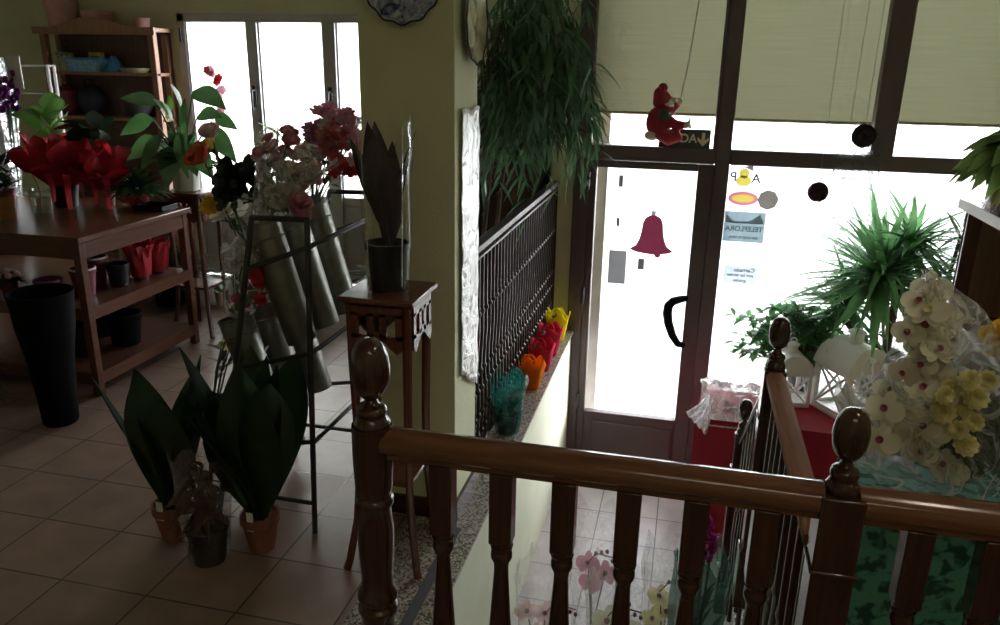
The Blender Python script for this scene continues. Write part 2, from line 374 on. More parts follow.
def tag(o, label, cat, group=None):
    o['label'] = label; o['category'] = cat
    if group: o['group'] = group
    return o
def struct(o): o['kind'] = 'structure'; return o
def dup(root, loc, rz=0, label=None, scale=1, group=None):
    r = root.copy(); COL.objects.link(r); r.location = loc; r.rotation_euler = (0, 0, rz); r.scale = (scale,)*3
    if label: r['label'] = label
    if group: r['group'] = group
    for ch in list(root.children):
        c = ch.copy(); COL.objects.link(c); c.parent = r
        for g in list(ch.children):
            d = g.copy(); COL.objects.link(d); d.parent = c
    return r
def text_part(txt, size, mat, parent, loc, mirror=False, depth=.0006, name='lettering', ry=0):
    cu = bpy.data.curves.new(name, 'FONT'); cu.body = txt; cu.size = size; cu.extrude = depth; cu.offset = size*.018; cu.align_x = 'CENTER'; cu.align_y = 'CENTER'
    tmp = bpy.data.objects.new('tmp', cu); COL.objects.link(tmp)
    dg = bpy.context.evaluated_depsgraph_get(); me = bpy.data.meshes.new_from_object(tmp.evaluated_get(dg)); bpy.data.objects.remove(tmp)
    # lay the text in the x,z plane facing -y
    R = Mx.Rotation(ry, 4, 'Y') @ Mx.Rotation(PI/2, 4, 'X') @ Mx.Diagonal((-1 if mirror else 1, 1, 1, 1)); me.transform(R)
    if mirror: me.flip_normals()
    me.materials.clear(); me.materials.append(M[mat]); me.name = name
    o = bpy.data.objects.new(name, me); COL.objects.link(o); o.parent = parent; o.location = loc
    return o
def rnd(a, b): return random.uniform(a, b)
def rdir(zmin=-.2, zmax=1):
    a = rnd(0, 2*PI); z = rnd(zmin, zmax); r = math.sqrt(max(0, 1-z*z)); return V((r*math.cos(a), r*math.sin(a), z))

# ------------------------------------------------------------------ the setting
LOW = -.88; LX = -.63; DY = 4.64; BY = 5.2; RX = 1.72; CE = 2.6; LWX = -6.2; NY = -1.6; FE = 1.26
b = MB(); b.box(LWX, LX-.02, NY, BY, -.12, 0); b.box(LX-.02, RX, NY, FE-.04, -.12, 0); struct(b.build('floor', 'tile', smooth=False))
b = MB().box(LX, RX, FE, DY+.02, LOW-.1, LOW); struct(b.build('floor_lower', 'lowtile', smooth=False))
b = MB(); b.box(LX-.25, LX+.012, FE-.1, DY-.02, .0, .014); struct(b.build('trim_1', 'granite', smooth=False))
b = MB(); b.box(LX-.02, LX, FE-.04, DY, LOW, 0); b.box(LX, RX, FE-.04, FE, LOW, 0); struct(b.build('wall_stairwell', 'stairwall', smooth=False))
struct(MB().box(LWX, RX+.1, NY, BY+.2, CE, CE+.1).build('ceiling', 'ceil', smooth=False))
struct(MB().box(LWX-.1, LWX, NY, BY+.2, 0, CE).build('wall_left', 'wall', smooth=False))
struct(MB().box(RX, RX+.1, NY, DY+.3, LOW, CE).build('wall_right', 'wall', smooth=False))
struct(MB().box(LWX, RX+.1, NY-.1, NY, -.1, CE).build('wall_near', 'wall', smooth=False))
# back wall with the balcony window opening
WX0, WX1, WZ1 = -3.60, -1.75, 1.89
b = MB(); b.box(LWX, WX0, BY, BY+.15, 0, CE); b.box(WX1, -.72, BY, BY+.15, 0, CE); b.box(WX0, WX1, BY, BY+.15, WZ1, CE); struct(b.build('wall_back', 'wall', smooth=False))
b = MB(); b.box(-.80, -.70, DY+.1, BY+.15, 0, CE); b.box(-.80, -.66, DY, DY+.1, LOW, CE); struct(b.build('wall_return', 'wall', smooth=False))
b = MB(); b.box(1.62, RX, DY, DY+.15, LOW, CE); b.box(-.66, 1.62, DY, DY+.15, 2.42, CE); struct(b.build('wall_entrance', 'wall', smooth=False))
b = MB().box(LX-.085, LX-.05, FE+.05, 2.34, .014, .017); struct(b.build('trim_2', 'charcoal', smooth=False))
# pillar
b = MB().box(-1.03, -.72, 2.39, 2.655, .0, CE); struct(b.build('wall_pillar', 'wall', smooth=False))
b = MB(); b.box(-1.035, -.712, 2.378, 2.39, .014, .09); b.box(-.72, -.708, 2.378, 2.655, .014, .09); struct(b.build('baseboard_pillar', 'darkwood', smooth=False))
# landing and stairs beside the side rail
b = MB(); b.box(.30, RX, FE, 2.20, -.1, 0); b.box(.97, RX, 2.20, 3.42, -.1, 0); b.box(.30, .34, FE, 2.2, LOW, -.1); b.box(.97, 1.0, 2.2, 3.42, LOW, -.1); b.box(.97, RX, 3.40, 3.42, LOW, -.1); struct(b.build('floor_landing', 'tile', smooth=False))
b = MB()
for k in range(4): b.box(.30, .965, 2.20+.28*k, 2.20+.28*(k+1), LOW, -.176*(k+1))
struct(b.build('stair_steps', 'granite', smooth=False))
# exterior
struct(MB().box(-9, 9, DY+.16, 22, LOW-.2, LOW-.02).build('ground_pavement', 'pave', smooth=False))
b = MB(); b.box(-9, 9, 22, 22.3, LOW, 2.0)
struct(b.build('wall_opposite', 'facade', smooth=False))
struct(MB().box(-14, -2.3, 8.6, 8.9, LOW-.2, 4.2).build('wall_sky_block', 'facade', smooth=False))  # wall added to cut the sky light reaching the balcony window
struct(MB().box(-.72, -.487, 4.86, 5.02, LOW, 2.4).build('wall_reveal', 'reveal', smooth=False))

# ------------------------------------------------------------------ storefront: fixed window + door
w1 = struct(thing('window_1', '', 'x')); del w1['label']; del w1['category']
fb = MB(); y0, y1 = DY-.03, DY+.06
fb.box(-.66, -.571, y0, y1, LOW, 2.42)                       # jamb
fb.box(.134, .215, y0, y1, LOW, 2.42)                        # post beside the door
fb.box(.115, .134, y0, y1, 1.16, 2.34)
fb.box(1.55, 1.62, y0, y1, LOW, 2.42)
for a, c in ((-.571, .134), (.215, 1.55)):
    fb.box(a, c, y0, y1, 1.075, 1.16); fb.box(a, c, y0, y1, 2.34, 2.42)     # transom, head
fb.box(.93, 1.045, y0, y1, 1.16, 2.34)                       # upper mullion
fb.box(.215, 1.55, y0, y1, LOW, -.42)                        # low panel
fb.build('window_frame', 'frame', w1, smooth=True, bevel=.006)
for nm, (a, c, e, g) in dict(a=(-.571, .115, 1.16, 2.34), b=(.215, .93, 1.16, 2.34), c=(1.045, 1.55, 1.16, 2.34), d=(.215, 1.55, -.42, 1.075)).items():
    MB().box(a, c, DY+.012, DY+.018, e, g).build('window_pane', 'glass', w1, smooth=False)
d1 = struct(thing('door_1', '', 'x')); del d1['label']; del d1['category']
fb = MB(); a, c = -.57, .1335; y0, y1 = DY-.025, DY+.03
fb.box(a, a+.045, y0, y1, LOW+.01, 1.07); fb.box(.045, c, y0, y1, LOW+.01, 1.07); fb.box(a+.045, .045, y0, y1, 1.03, 1.07); fb.box(a+.045, .045, y0, y1, LOW+.01, -.52)
fb.box(a+.09, .03, y0-.012, y0+.001, LOW+.07, -.58)
fb.build('door_frame', 'frame', d1, bevel=.006)
MB().box(a+.045, .045, DY, DY+.006, -.52, 1.03).build('door_pane', 'glass', d1, smooth=False)
h = MB(); p0 = Py(683, 300, DY-.03); p1 = Py(683, 353, DY-.03)
hp = [(.085, DY-.03, .27), (.05, DY-.07, .272), (.012, DY-.085, .262), (-.012, DY-.09, .235), (-.016, DY-.09, .19), (-.004, DY-.09, .13), (.025, DY-.09, .06), (.06, DY-.08, .01), (.088, DY-.03, -.01)]
h.tube([(p[0]-.04, p[1], p[2]*1.05) for p in hp], [.018, .022, .026, .028, .028, .026, .023, .02, .017], 10)
h.build('door_handle', 'black', d1)
hg = MB()
for z in (.95, .25, -.45): hg.lathe([(.012, -.05), (.012, .05)], (-.572, DY-.035, z), 10)
hg.build('door_hinge', 'charcoal', d1)
# roller blinds outside the upper panes
def blind(x0, x1, zb, label):
    t = thing('roller_blind', label, 'blind', ((x0+x1)/2, DY+.10, zb), 0, 'roller blinds')
    w = (x1-x0)/2
    g = MB(); g.grid(lambda u, v: V((-w+2*w*u, .004*math.sin(v*9+u*3), v*(2.40-zb))), 12, 12); g.build('fabric', 'blind', t)
    MB().lathe([(.009, -w), (.009, w)], (0, 0, 0), 10, X).build('hem_bar', 'khaki', t)
    MB().lathe([(.03, -w), (.03, w)], (0, .0, 2.42-zb), 12, X).build('roller', 'khaki', t)
blind(-.60, .16, 1.335, 'olive roller blind lowered above the door')
blind(.17, .985, 1.315, 'olive roller blind above the stickers and lanterns, between the dark posts')
blind(.99, 1.60, 1.325, 'olive roller blind above the yucca beside the wall')

# balcony window in the back wall
w2 = struct(thing('window_2', '', 'x')); del w2['label']; del w2['category']
fb = MB(); y0, y1 = BY-.02, BY+.05
fb.box(WX0, WX1, y0, y1, WZ1-.055, WZ1); fb.box(WX0, WX0+.06, y0, y1, 0.02, WZ1); fb.box(WX1-.06, WX1, y0, y1, 0.02, WZ1)
mul = [(-3.06, -2.975), (-2.49, -2.395)]
for a, c in mul: fb.box(a, c, y0-.015, y1, .02, WZ1-.055)
for a, c in ((WX0+.06, mul[0][0]), (mul[0][1], mul[1][0]), (mul[1][1], WX1-.06)):
    fb.box(a, c, y0+.01, y1, .02, .60); fb.box(a, c, y0, y1, .60, .66)
    fb.box(a, a+.012, y0+.005, y1, .66, WZ1-.055); fb.box(c-.012, c, y0+.005, y1, .66, WZ1-.055)
fb.build('window_frame', 'alu', w2, bevel=.004)
for a, c in ((WX0+.06, mul[0][0]), (mul[0][1], mul[1][0]), (mul[1][1], WX1-.06)):
    MB().box(a, c, BY+.012, BY+.018, .66, WZ1-.055).build('window_pane', 'glass', w2, smooth=False)
for a, c in mul:
    h = MB(); q = (a+c)/2
    h.box(q-.014, q+.014, y0-.032, y0-.012, 1.27, 1.42); h.tube([(q, y0-.03, 1.385), (q, y0-.065, 1.385), (q, y0-.065, 1.25)], [.011, .011, .009], 8)
    h.build('window_handle', 'charcoal', w2, bevel=.003)
hq = MB(); hq.box(WX0+.02, WX0+.035, y0-.015, y0, 1.70, 1.80); hq.build('window_hinge', 'charcoal', w2)

# ------------------------------------------------------------------ front balustrade
RY = 1.31
bal = thing('wooden_balustrade', 'varnished wooden balustrade with moulded handrail guarding the stairwell edge', 'railing', (0, RY, 0))
RZ0 = .013
prof = [(-.031, .862), (-.027, .856), (-.017, .852), (-.017, .838), (.017, .838), (.017, .852), (.027, .856), (.031, .862), (.033, .874), (.027, .889), (.014, .899), (0, .902), (-.014, .899), (-.027, .889), (-.033, .874)]
b = MB()
def railx(x0, x1):
    b.prism([(p[0], p[1]+RZ0) for p in prof], x1-x0, Mx(((0, 0, 1, x0), (1, 0, 0, 0), (0, 1, 0, 0), (0, 0, 0, 1))))
railx(-.54, .275); railx(.33, RX)
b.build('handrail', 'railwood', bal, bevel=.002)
bp = [(.0, 0), (.024, 0), (.024, .10), (.019, .11), (.024, .125), (.017, .14), (.014, .18), (.017, .28), (.0245, .39), (.0235, .48), (.0175, .58), (.0145, .635), (.0155, .65), (.0215, .662), (.0215, .672), (.0175, .68), (.023, .69)]
def baluster(x):
    b = MB(); b.lathe(bp, (x, 0, 0), 20, caps=False); b.box(x-.0225, x+.0225, -.0225, .0225, .70, .855)
    b.lathe([(.021, .68), (.0225, .705)], (x, 0, 0), 20, caps=False)
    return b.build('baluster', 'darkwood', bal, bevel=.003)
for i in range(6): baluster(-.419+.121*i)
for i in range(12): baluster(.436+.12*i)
def newel(x, y, parent, top=1.095, R=.038, sq=True, base=0., mat='darkwood', es=1.):
    b = MB(); s = R/.038*es
    egg = [(.0, top)] + [(.040*s*math.sin(PI*(.08+.86*k/12))**.8, top-.128*s*(.5-.5*math.cos(PI*(.08+.86*k/12)))) for k in range(0, 13)]
    z = top-.128*s
    egg += [(.014*s, z-.004), (.016*s, z-.010), (.030*s, z-.016), (.033*s, z-.026), (.028*s, z-.034), (.037*s, z-.046), (.038*s, z-.056), (.034*s, z-.064)]
    b.lathe(egg[::-1], (x, y, 0), 28, caps=False); zz = z-.06
    if sq:
        b.box(x-R, x+R, y-R, y+R, base+.2, zz); b.box(x-R-.004, x+R+.004, y-R-.004, y+R+.004, zz-.15, zz-.142)
        b.box(x-R-.008, x+R+.008, y-R-.008, y+R+.008, base, base+.2)
    else:
        b.box(x+R*.6, x+R+.012, y-.022, y+.022, .875, zz-.012)
        b.lathe([(R*1.0, base), (R*1.05, base+.40), (.034*s, base+.43), (.036*s, base+.47), (.043*s, base+.485), (.044*s, base+.495), (.036*s, base+.505), (.044*s, base+.52), (.043*s, base+.53), (.033*s, base+.545), (.034*s, base+.58), (.038*s, base+.64), (.038*s, base+.69), (.034*s, base+.735), (.040*s, base+.745), (.040*s, base+.755), (.034*s, base+.762), (.039*s, base+.785), (.041*s, base+.85), (.041*s, base+.92), (.038*s, zz-.006), (.030*s, zz)], (x, y, 0), 28)
    return b.build('newel_post', mat, parent, bevel=.003)
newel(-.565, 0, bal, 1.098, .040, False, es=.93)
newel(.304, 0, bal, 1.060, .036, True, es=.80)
# ------------------------------------------------------------------ side railing (horizontal run, then falling along the stairs)
sr = thing('stair_railing', 'wooden stair railing with thin turned bars running towards the door beside the lanterns', 'railing', (.284, 2.2, 0))
sp = [(-.030, -.012), (-.024, -.022), (.024, -.022), (.030, -.012), (.030, .006), (.018, .016), (-.018, .016), (-.030, .006)]
def rail_between(a, c, nm, w=1.0, mt='sidewood'):
    a, c = V(a), V(c); d = (c-a).normalized(); u = X; v = u.cross(d)
    v = v if v.z > 0 else -v
    mm = Mx((u, v, d)).transposed().to_4x4(); mm.translation = a
    return MB().prism([(p[0]*w, p[1]*w) for p in sp], (c-a).length, mm).build(nm, mt, sr, bevel=.002)
rail_between((.004, -.845, .772), (0, -.03, .772), 'handrail', .84)
rail_between((0, .03, .74), (0, .60, .26), 'stair_handrail', .55, 'darkwood')
newel(0, 0, sr, .940, .030, True, es=.92)
newel(0, .655, sr, .41, .028, True, base=-.528, es=.9)
def thinbar(y, z0, z1):
    b = MB(); h = z1-z0
    b.lathe([(.008, 0), (.008, h*.2), (.013, h*.22), (.008, h*.25), (.011, h*.4), (.008, h*.55), (.014, h*.58), (.009, h*.61), (.009, h)], (0, y, z0), 12)
    return b.build('baluster', 'darkwood', sr)
for i in range(9): thinbar(-.80+.088*i, .002, .756)
for i in range(6):
    y = .09+.088*i; thinbar(y, -.176*(int(y/.28)+1)+.002, .74-(y-.03)/.57*.48-.012)

# ------------------------------------------------------------------ iron railing on the ledge
ir = thing('iron_railing', 'dark wrought iron railing with wavy bars along the granite ledge', 'railing', (-.76, 2.70, .014))
ya, yb = 0.0, 1.90
b = MB(); b.box(-.022, .022, ya, yb, .905, .93); b.box(-.014, .014, ya, yb, .87, .882); b.build('top_rail', 'iron', ir, bevel=.003)
MB().box(-.014, .014, ya, yb, .05, .066).build('bottom_rail', 'iron', ir, bevel=.002)
def ibar():
    b = MB(); pts = []
    for k in range(31):
        t = k/30; z = .055+t*.83; s_ = .016*math.sin((z-.1)/.52*2*PI*1.25)*math.sin(PI*min(1, max(0, (z-.08)/.56))) if z < .64 else 0
        pts.append((0, s_*1.4, z))
    b.tube(pts, .0062, 6)
    for z in (.64, .40, .30, .20, .12):
        k = min(range(31), key=lambda i: abs(pts[i][2]-z)); b.ball(pts[k], .0125, 8, (1, 1, 1.1))
    return b
bar0 = ibar().build('baluster', 'iron', ir); n = 32
for i in range(n):
    o = bar0 if i == 0 else bar0.copy()
    if i: COL.objects.link(o)
    o.location = (0, .03+i*(yb-.06)/(n-1), 0)
for y in (.01, 1.89):
    MB().box(-.014, .014, y-.012, y+.012, 0, .93).build('post', 'iron', ir, bevel=.002)

# ------------------------------------------------------------------ plates and foil on the pillar
def wall_plate(label, c, nrm, r, mat, nmx):
    u, v, d = frame_of(nrm); b = MB(); rings = []
    seg = 48
    for (rr, h, sc) in ((.001, .008, 0), (.45, .008, 0), (.60, .004, 0), (.66, .012, 0), (.95, .022, .02), (1.0, .026, .03), (.985, .020, .03), (.6, 0, 0), (.001, 0, 0)):
        rings.append(b.vs([V((0, 0, 0)) + (u*math.cos(2*PI*i/seg)+v*math.sin(2*PI*i/seg))*r*rr*(1+sc*math.cos(12*2*PI*i/seg)) + d*h for i in range(seg)]))
    for a, e in zip(rings, rings[1:]):
        for i in range(seg): b.f([a[i], a[(i+1) % seg], e[(i+1) % seg], e[i]])
    t = thing('wall_plate', label, 'plate', c, 0, nmx); b.build('dish', mat, t)
    q = MB(); q.tube([(u*math.cos(a_)+v*math.sin(a_))*r*1.0*(1+.03*math.cos(12*a_))+d*.026 for a_ in [2*PI*i/96 for i in range(97)]], .003, 6); q.build('rim', 'navy', t)
c = Py(404, -18, 2.385); wall_plate('blue and white scalloped plate high on the broad face of the pillar', (c.x, 2.389, c.z), (0, -1, 0), .118, 'plate', 'wall plates')
wall_plate('pale patterned plate on the door-facing side of the pillar above the foil', (-.719, 2.555, 1.72), (1, 0, 0), .125, 'sheen', 'wall plates')
fo = MB(); zt, zb = 1.455, .44
fo.grid(lambda u, v: V((.004+.006*noise.noise(V((u*5, v*14, 1))), -.105+.21*u, (zb-1+(.12*(1-u)))*(1-v)+v*(zt-1)+.006*math.sin(u*9))), 14, 40)
t = tag(fo.build('foil_sheet', 'foil', None, solidify=.001), 'silver embossed foil sheet hanging on the door-facing side of the pillar', 'foil'); t.location = (-.714, 2.545, 1.0)

# ------------------------------------------------------------------ ledge items: wrapped bouquets / felt bags
def felt_bag(name, label, loc, mat, w=.10, h=.13, lean=0, rz=0):
    t = thing(name, label, 'gift bag', loc, rz, 'felt gift bags on the ledge')
    b = MB()
    b.wrap((0, 0, 0), (0, lean, 1), h, .045, w*.62, 28, 6, .05, .008, .12, ell=(.9, 1.0), sd=loc[1]*3); b.f(b.vs([V((.04*math.cos(a), .045*math.sin(a), .001)) for a in [2*PI*i/12 for i in range(12)]]))
    b.build('bag', mat, t, solidify=.003)
    hb = MB(); hb.tube([(math.cos(a)*.032, math.sin(a)*.010-.03, h*.93+.045*math.sin(a)) for a in [PI*i/10 for i in range(11)]], .006, 8); hb.build('handle', mat, t)
    f = MB()
    for i in range(12): f.leaf((rnd(-.02, .02), rnd(-.02, .02), h*.5), V((rnd(-.5, .5), rnd(-.5, .5), 1)), h*.5, .02, .1)
    f.build('foliage', 'leafdark', t)
lx = -.70
felt_bag('orange_felt_bag', 'orange felt gift bag on the ledge between teal film and crimson bags', (lx, 3.66, .014), 'orangefelt', .11, .15)
felt_bag('crimson_felt_bag', 'crimson felt gift bag on the ledge directly behind the orange one', (lx, 3.92, .014), 'redfelt', .13, .15)
felt_bag('crimson_felt_bag', 'crimson felt gift bag on the ledge directly before the yellow one', (lx+.005, 4.16, .014), 'redfelt', .13, .16)
felt_bag('yellow_felt_bag', 'bright yellow felt gift bag on the ledge beside the door frame', (lx+.005, 4.42, .014), 'yellowfelt', .12, .17)
t = thing('wrapped_plant', 'small plant in crinkled teal film on the end of the ledge', 'plant', (-.70, 3.14, .014))
b = MB(); b.lathe([(.04, 0), (.055, .09), (.05, .09), (.045, .02)], (0, 0, 0), 20); b.build('pot', 'gloss_black', t)
b = MB(); b.wrap((0, 0, .005), Z, .25, .055, .085, 30, 9, .08, .014, .10); b.build('film', 'filmteal', t)
b = MB()
for i in range(26): b.leaf((rnd(-.02, .02), rnd(-.02, .02), .09), V((rnd(-.6, .6), rnd(-.6, .6), 1)), rnd(.08, .15), .03, .25)
b.build('foliage', 'leafdark', t)
b = MB()
for i in range(3): b.leaf((.03, .02, .14), V((.35, .1*i, 1)), .13, .014, .1)
b.build('ribbon', 'leafbright', t)

# ------------------------------------------------------------------ weeping plant behind the iron railing
t = thing('weeping_bamboo', 'tall weeping bamboo plant with drooping narrow leaves behind the iron railing', 'plant', (-1.05, 3.75, 0))
b = MB(); b.lathe([(.12, 0), (.15, .28), (.155, .30), (.14, .30), (.13, .26)], (0, 0, 0), 28); b.lathe([(.001, .255), (.132, .255)], (0, 0, 0), 28, caps=False); b.build('pot', 'gloss_black', t)
b = MB(); tips = []
for k in range(5):
    a = k*1.3; top = V((.10+.18*math.cos(a), .05+.2*math.sin(a), rnd(1.75, 2.1)))
    p0 = V((.05*math.cos(a), .05*math.sin(a), .25)); pts = [p0.lerp(top, i/8)+V((.02*math.sin(i+k), .02*math.cos(i*1.3+k), 0)) for i in range(9)]
    b.tube(pts, [.014-.001*i for i in range(9)], 7); tips += pts[4:]
b.build('cane', 'bark', t)
b = MB(); sprigs = []
for i in range(210):
    q = rdir(-.75, 1)*rnd(.35, 1); c = V((.31+q.x*.27, .05+q.y*.34, 1.56+q.z*.50))
    out = V((q.x, q.y, 0))+V((rnd(-.5, .5), rnd(-.5, .5), 0)); L = rnd(.14, .30); sprigs.append((c, out, L))
    for k in range(10):
        u = k/9; p = c+out*L*.5*u+Z*(.06*math.sin(u*3)-.24*u*u)*L/.2
        if p.x > .60: p.x = .60-rnd(0, .05)
        sd_ = V((rnd(-1, 1), rnd(-1, 1), rnd(-1.1, .25))); b.leaf(p, sd_+out*.4-Z*.35, rnd(.08, .15), rnd(.014, .022), .35, 4, .1, .7)
b.build('foliage', 'leafwillow', t, normals=False)
b = MB()
for i in range(40):
    a = rnd(0, 6.28); s0 = V((.12+.1*math.cos(a), .05+.1*math.sin(a), rnd(1.5, 2.0))); e0 = V((.33+.27*math.cos(a), .05+.33*math.sin(a), rnd(1.0, 1.7)))
    mid = (s0+e0)/2+V((0, 0, .18)); b.tube([s0, mid, e0], .0025, 4)
b.build('twig', 'bark', t)

t = thing('dark_cabinet', 'dark wooden cabinet in the corner behind the iron railing', 'cabinet', (-1.215, 4.86, 0))
b = MB(); b.box(-.36, .36, -.27, .27, .06, 1.42); b.box(-.34, .34, -.25, .25, .001, .06); b.build('body', 'darkwood', t, smooth=False)
MB().box(-.385, .385, -.30, .28, 1.42, 1.45).build('top_board', 'darkwood', t, bevel=.005)
for sg in (-1, 1):
    b = MB(); b.box(min(0, sg*.345)+.006, max(0, sg*.345)-.006, -.29, -.271, .09, 1.38); b.box(min(0, sg*.345)+.07, max(0, sg*.345)-.07, -.296, -.289, .18, 1.29); d_ = b.build('cabinet_door', 'darkwood', t, bevel=.004)
    MB().ball((sg*.03, -.302, .72), .012, 8).build('knob', 'iron', d_)

# ------------------------------------------------------------------ door decorations and stickers
gy = DY-.001
t = thing('bell_cutout', 'red bell cutout stuck on the door glass', 'decoration', (*Py(652, 236, gy)[:2], Py(652, 236, gy).z))
ol = [(-.128, -.085), (-.09, -.060), (-.072, -.02), (-.062, .03), (-.058, .075), (-.045, .105), (-.02, .122), (.0, .125), (.02, .122), (.045, .105), (.058, .075), (.062, .03), (.072, -.02), (.09, -.060), (.128, -.088), (.10, -.100), (.058, -.108), (.055, -.122), (.042, -.13), (.026, -.124), (.02, -.112), (-.04, -.108), (-.09, -.100)]
RM = Mx.Rotation(PI/2, 4, 'X')
MB().prism(ol, 0, RM).build('card', 'belled', t, smooth=False)
MB().prism([(-.012, .122), (.012, .122), (.014, .152), (.004, .146), (-.004, .152), (-.012, .148)], 0, RM).build('loop', 'stgrey', t, smooth=False)
def pane_rect(name, label, cat, px, py, w, h, mat, y=gy, th=.002):
    c = Py(px, py, y); t = thing(name, label, cat, c); MB().prism([(-w/2, -h/2), (w/2, -h/2), (w/2, h/2), (-w/2, h/2)], 0, Mx.Translation((0, -.001, 0)) @ RM).build('card', mat, t, smooth=False); return t
pane_rect('grey_notice', 'grey rectangular card on the door glass below the bell', 'notice', 617, 267, .105, .205, 'greysticker')
pane_rect('dark_sticker', 'tiny dark sticker on the door glass under the bell clapper', 'sticker', 641, 264, .037, .066, 'charcoalcard')
pane_rect('dark_sticker', 'tiny dark sticker high on the door glass near its hinge side', 'sticker', 621, 181, .024, .068, 'charcoalcard')
pane_rect('dark_sticker', 'smallest dark sticker on the door glass midway down its hinge side', 'sticker', 618, 222, .018, .050, 'charcoalcard')
t = pane_rect('florist_sticker', 'blue grey window sticker with mirrored lettering on the fixed pane', 'sticker', 744, 227, .225, .175, 'stblue', gy)
text_part('TELEFLORA', .040, 'stdark', t, (.0, -.0028, -.012), True); text_part('SERVICIO FLORAL', .020, 'stdark', t, (.0, -.0028, -.062), True)
MB().prism([(-.105, .02), (-.105, .07), (-.06, .03), (.03, .035), (.08, .075), (.105, .03), (.105, .02)], 0, Mx.Translation((0, -.002, 0)) @ RM).build('artwork', 'stpale', t, smooth=False)
t = pane_rect('paper_note', 'pale blue handwritten paper note taped low on the fixed pane', 'notice', 740, 275, .185, .105, 'stpale', gy)
text_part('Cerrado', .034, 'ink', t, (.02, -.0028, .03), True); text_part('por las tardes', .026, 'ink', t, (.0, -.0028, .0), True); text_part('gracias', .026, 'ink', t, (.0, -.0028, -.032), True)
t = thing('oval_sticker', 'pink oval sticker with yellow print on the fixed pane', 'sticker', Py(743, 198.5, gy))
b = MB(); o_ = b.vs([V((.082*math.cos(2*PI*i/32), 0, .040*math.sin(2*PI*i/32))) for i in range(32)]); i_ = b.vs([V((.062*math.cos(2*PI*i/32), 0, .022*math.sin(2*PI*i/32))) for i in range(32)])
for i in range(32): b.f([o_[i], o_[(i+1) % 32], i_[(i+1) % 32], i_[i]])
b.build('oval', 'stpink', t, smooth=False)
MB().prism([(.062*math.cos(2*PI*i/32), .022*math.sin(2*PI*i/32)) for i in range(32)], 0, RM).build('print', 'styellow', t, smooth=False)
t = thing('logo_sticker', 'small grey and yellow logo sticker topmost on the fixed pane', 'sticker', Py(744, 177, gy))
text_part('A', .072, 'charcoal', t, (.066, -.001, -.008), True); text_part('P', .072, 'charcoal', t, (-.056, -.001, -.003), True)
b = MB(); b.prism([(.042*math.cos(2*PI*i/20), -.022+.030*math.sin(2*PI*i/20)) for i in range(20)], 0, RM); b.prism([(.028*math.cos(2*PI*i/20), .02+.028*math.sin(2*PI*i/20)) for i in range(20)], 0, Mx.Translation((0, -.001, 0)) @ RM); b.build('emblem', 'styellow', t, smooth=False)
MB().prism([(.0, .052), (.045, .078), (.045, .035)], 0, RM).build('emblem_tip', 'stgrey', t, smooth=False)
t = thing('round_sticker', 'grey brown round ornament stuck on the fixed pane beside the oval sticker', 'decoration', Py(768, 200, gy))
MB().prism([(.054*math.cos(2*PI*i/40)*(1+.03*math.sin(i*1.3)), .054*math.sin(2*PI*i/40)*(1+.03*math.sin(i*1.3))) for i in range(40)], 0, RM).build('disc', 'greydisc', t)
def pompom(px, py, r, label, ztop):
    c = Py(px, py, DY-.10); t = thing('pompom_ornament', label, 'decoration', c, 0, 'hanging pompoms'); b = MB()
    for i in range(46): d = rdir(-1, 1); b.flower(d*r*.62, d, r*.42, 5, .3, .9)
    b.ball((0, 0, 0), r*.62, 12); b.build('petals', 'pompom', t)
    MB().tube([(0, 0, r*.5), (0, 0, ztop-c.z)], .0012, 4).build('string', 'string', t)
pompom(864, 136, .073, 'dark pompom ornament hanging above the transom by the upper mullion', 2.33)
pompom(818, 192, .064, 'dark pompom ornament hanging below the transom beside the stickers', 2.33)
# exit sign
t = thing('exit_sign', 'dark green SALIDA sign with arrow on the glass over the door', 'sign', Py(684.5, 138.5, gy)); 
MB().box(-.142, .142, -.004, 0, -.052, .052).build('panel', 'signgreen', t, smooth=False)
text_part('SALIDA', .066, 'signtext', t, (-.04, -.0048, 0))
MB().prism([(-.009, .036), (.009, .036), (.009, -.008), (.032, .012), (.032, -.006), (0, -.04), (-.032, -.006), (-.032, .012), (-.009, -.008)], .001, Mx.Translation((.103, -.004, 0)) @ RM).build('arrow', 'signtext', t, smooth=False)
# climbing doll
c = Py(664, 119, DY-.16); t = thing('rope_doll', 'stuffed doll in red felt suit and hat hanging from a string over the door', 'doll', c); t.scale = (.88,)*3
b = MB(); b.ball((-.03, 0, -.02), .085, 14, (.95, .8, 1.15)); b.ball((.0, 0, .07), .055, 12)
b.tube([(.02, -.02, .0), (.07, -.03, -.03), (.125, -.03, -.035)], [.034, .030, .026], 10)
b.tube([(.02, .03, .03), (.05, .03, .07), (.075, .02, .095)], [.030, .026, .022], 10)
b.tube([(-.03, -.02, -.08), (.05, -.04, -.115), (.11, -.04, -.085)], [.042, .042, .038], 10)
b.tube([(-.03, .03, -.08), (.04, .05, -.13), (.10, .05, -.10)], [.042, .040, .036], 10)
b.build('body', 'dolred', t, remesh=.007)
b = MB(); b.ball((.005, 0, .088), .052, 14); b.build('head', 'dolwhite', t)
b = MB(); b.lathe([(.058, 0), (.06, .02), (.05, .05), (.036, .085), (.02, .10), (.001, .105)], (-.012, 0, .09), 18, V((-.35, 0, 1))); b.ball((-.02, -.01, .185), .03, 10); b.build('hat', 'dolred', t)
MB().ball((.05, -.01, .115), .022, 10, (1.4, .8, .8)).build('fur_trim', 'dolwhite', t); MB().ball((-.065, -.02, -.10), .045, 10, (1.1, .8, .7)).build('fur_trim', 'dolwhite', t)
b = MB(); b.ball((-.005, -.03, .02), .05, 12, (.9, .8, 1)); b.build('scarf', 'dolgreen', t)
b = MB(); b.ball((.135, -.03, -.03), .022, 10)
